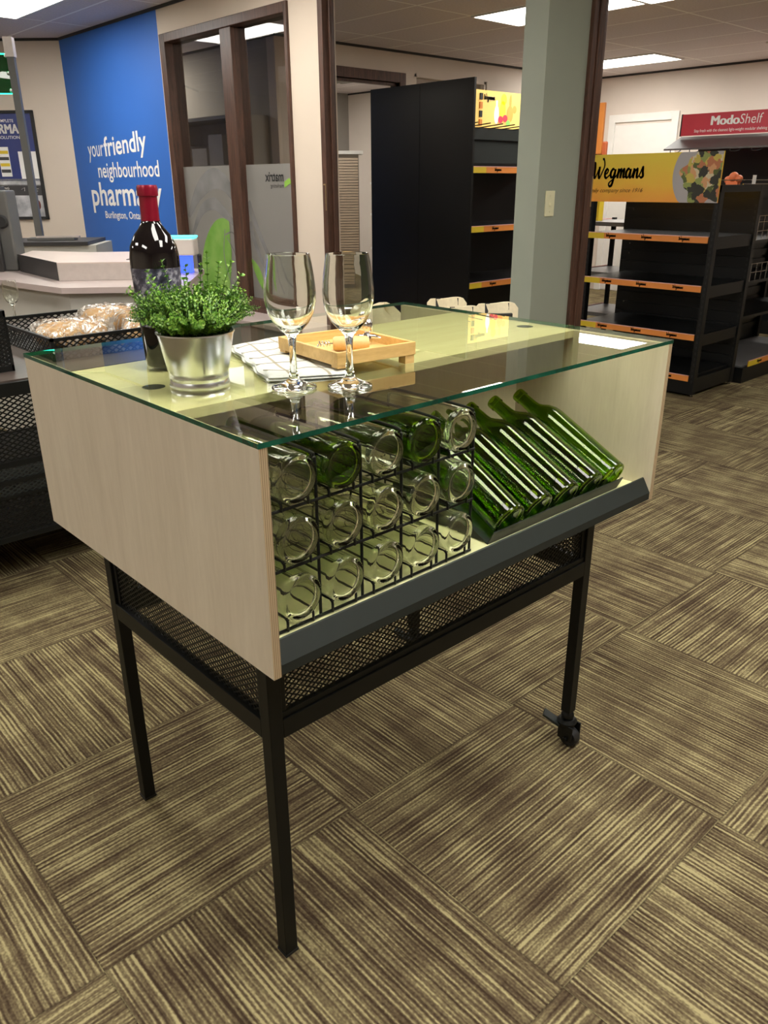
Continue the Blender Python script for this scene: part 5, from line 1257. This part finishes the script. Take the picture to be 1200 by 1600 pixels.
def loaf(cx, cy, lx, ly, lz, rz, lab):
    t = thing('bread_loaf', lab, 'bread', (cx, cy, tz_ + 0.005), 'wrapped bread in the basket', (0, 0, rz))
    for nm, m_, k, lump in (('loaf', M['bread'], 1.0, 0.05), ('plastic_wrap', M['wrap'], 1.10, 0.12)):
        mb = MB(); nu, nv = 30, 18; vs = []
        for j in range(nv + 1):
            for i in range(nu):
                a = 2 * PI * i / nu; ph = PI * j / nv
                sx = abs(math.cos(a)) ** 0.6 * (1 if math.cos(a) >= 0 else -1); sy = abs(math.sin(a)) ** 0.6 * (1 if math.sin(a) >= 0 else -1); s_ = math.sin(ph) ** 0.55
                lu = 1 + lump * math.sin(4 * a + cx * 40) * math.sin(3 * ph) + (0.06 * math.sin(11 * a + 5 * ph) if nm != 'loaf' else 0)
                vs.append((lx * k * sx * s_ * lu, ly * k * sy * s_ * lu, max(0.0, lz * k * (0.85 - math.cos(ph) * 0.9 * lu))))
        mb.add(vs, [(j * nu + i, j * nu + (i + 1) % nu, (j + 1) * nu + (i + 1) % nu, (j + 1) * nu + i) for j in range(nv) for i in range(nu)])
        mb.build(nm, m_, t, local=True, smooth=True)
loaf(0.735, 2.43, 0.125, 0.125, 0.057, 0.4, 'plastic wrapped bread at the front left of the mesh basket')
loaf(1.02, 2.36, 0.088, 0.088, 0.046, -0.3, 'plastic wrapped bread at the front right of the mesh basket, beside the wine bottle')
loaf(1.01, 2.67, 0.115, 0.11, 0.060, 0.2, 'plastic wrapped bread at the back of the mesh basket')
# glasses, pencil cup and mesh holder on that table
for k, (x, y, lab) in enumerate(((0.800, 3.27, 'small clear wine glass behind the bread basket at the left edge'), (0.70, 3.25, 'small clear wine glass half cut off by the left edge'))):
    wg2 = wg.copy(); COL.objects.link(wg2); wg2.location = (x, y, tz_ + 0.0005); wg2.scale = (0.92, 0.92, 0.94)
    tag(wg2, lab, 'wine glass', 'wine glasses on the dark mesh table')
pc_ = thing('pencil_cup', 'black mesh pencil cup behind the small wine glasses', 'cup', (0.96, 3.95, 0.90))
ccx, ccy = 0.90, 4.02
mb = MB(); mb.lathe([(0.058, 0.0), (0.062, 0.0), (0.067, 0.165), (0.070, 0.165), (0.070, 0.175), (0.062, 0.175), (0.062, 0.165)], 32, Matrix.Translation((ccx, ccy, 0.9005))); 
mb.build('cup_rim', M['black'], pc_, smooth=True)
mh = thing('mesh_holder', 'black mesh holder cut off by the left edge beside the bread basket', 'holder', (0.36, 2.2, tz_))
mb = MB(); hx0, hx1, hy0, hy1 = 0.10, 0.40, 2.14, 2.36
for x in (hx0, hx1 - 0.008):
    for y in (hy0, hy1 - 0.008): mb.box((x, y, tz_ + 0.0005), (x + 0.008, y + 0.008, tz_ + 0.20))
for z in (tz_ + 0.001, tz_ + 0.19): mb.box((hx0, hy0, z), (hx1, hy0 + 0.008, z + 0.02)); mb.box((hx0, hy1 - 0.008, z), (hx1, hy1, z + 0.02)); mb.box((hx0, hy0, z), (hx0 + 0.008, hy1, z + 0.02)); mb.box((hx1 - 0.008, hy0, z), (hx1, hy1, z + 0.02))
mb.build('holder_frame', M['black'], mh)
mm = MB(); mesh_panel(mm, (hx0, hy0 + 0.003, tz_ + 0.02), (1, 0, 0), (0, 0, 1), hx1 - hx0, 0.17, 0.022, 0.014, 0.005, 0.002); mesh_panel(mm, (hx1 - 0.004, hy0, tz_ + 0.02), (0, 1, 0), (0, 0, 1), hy1 - hy0, 0.17, 0.022, 0.014, 0.005, 0.002); mm.build('holder_mesh', M['black'], mh)
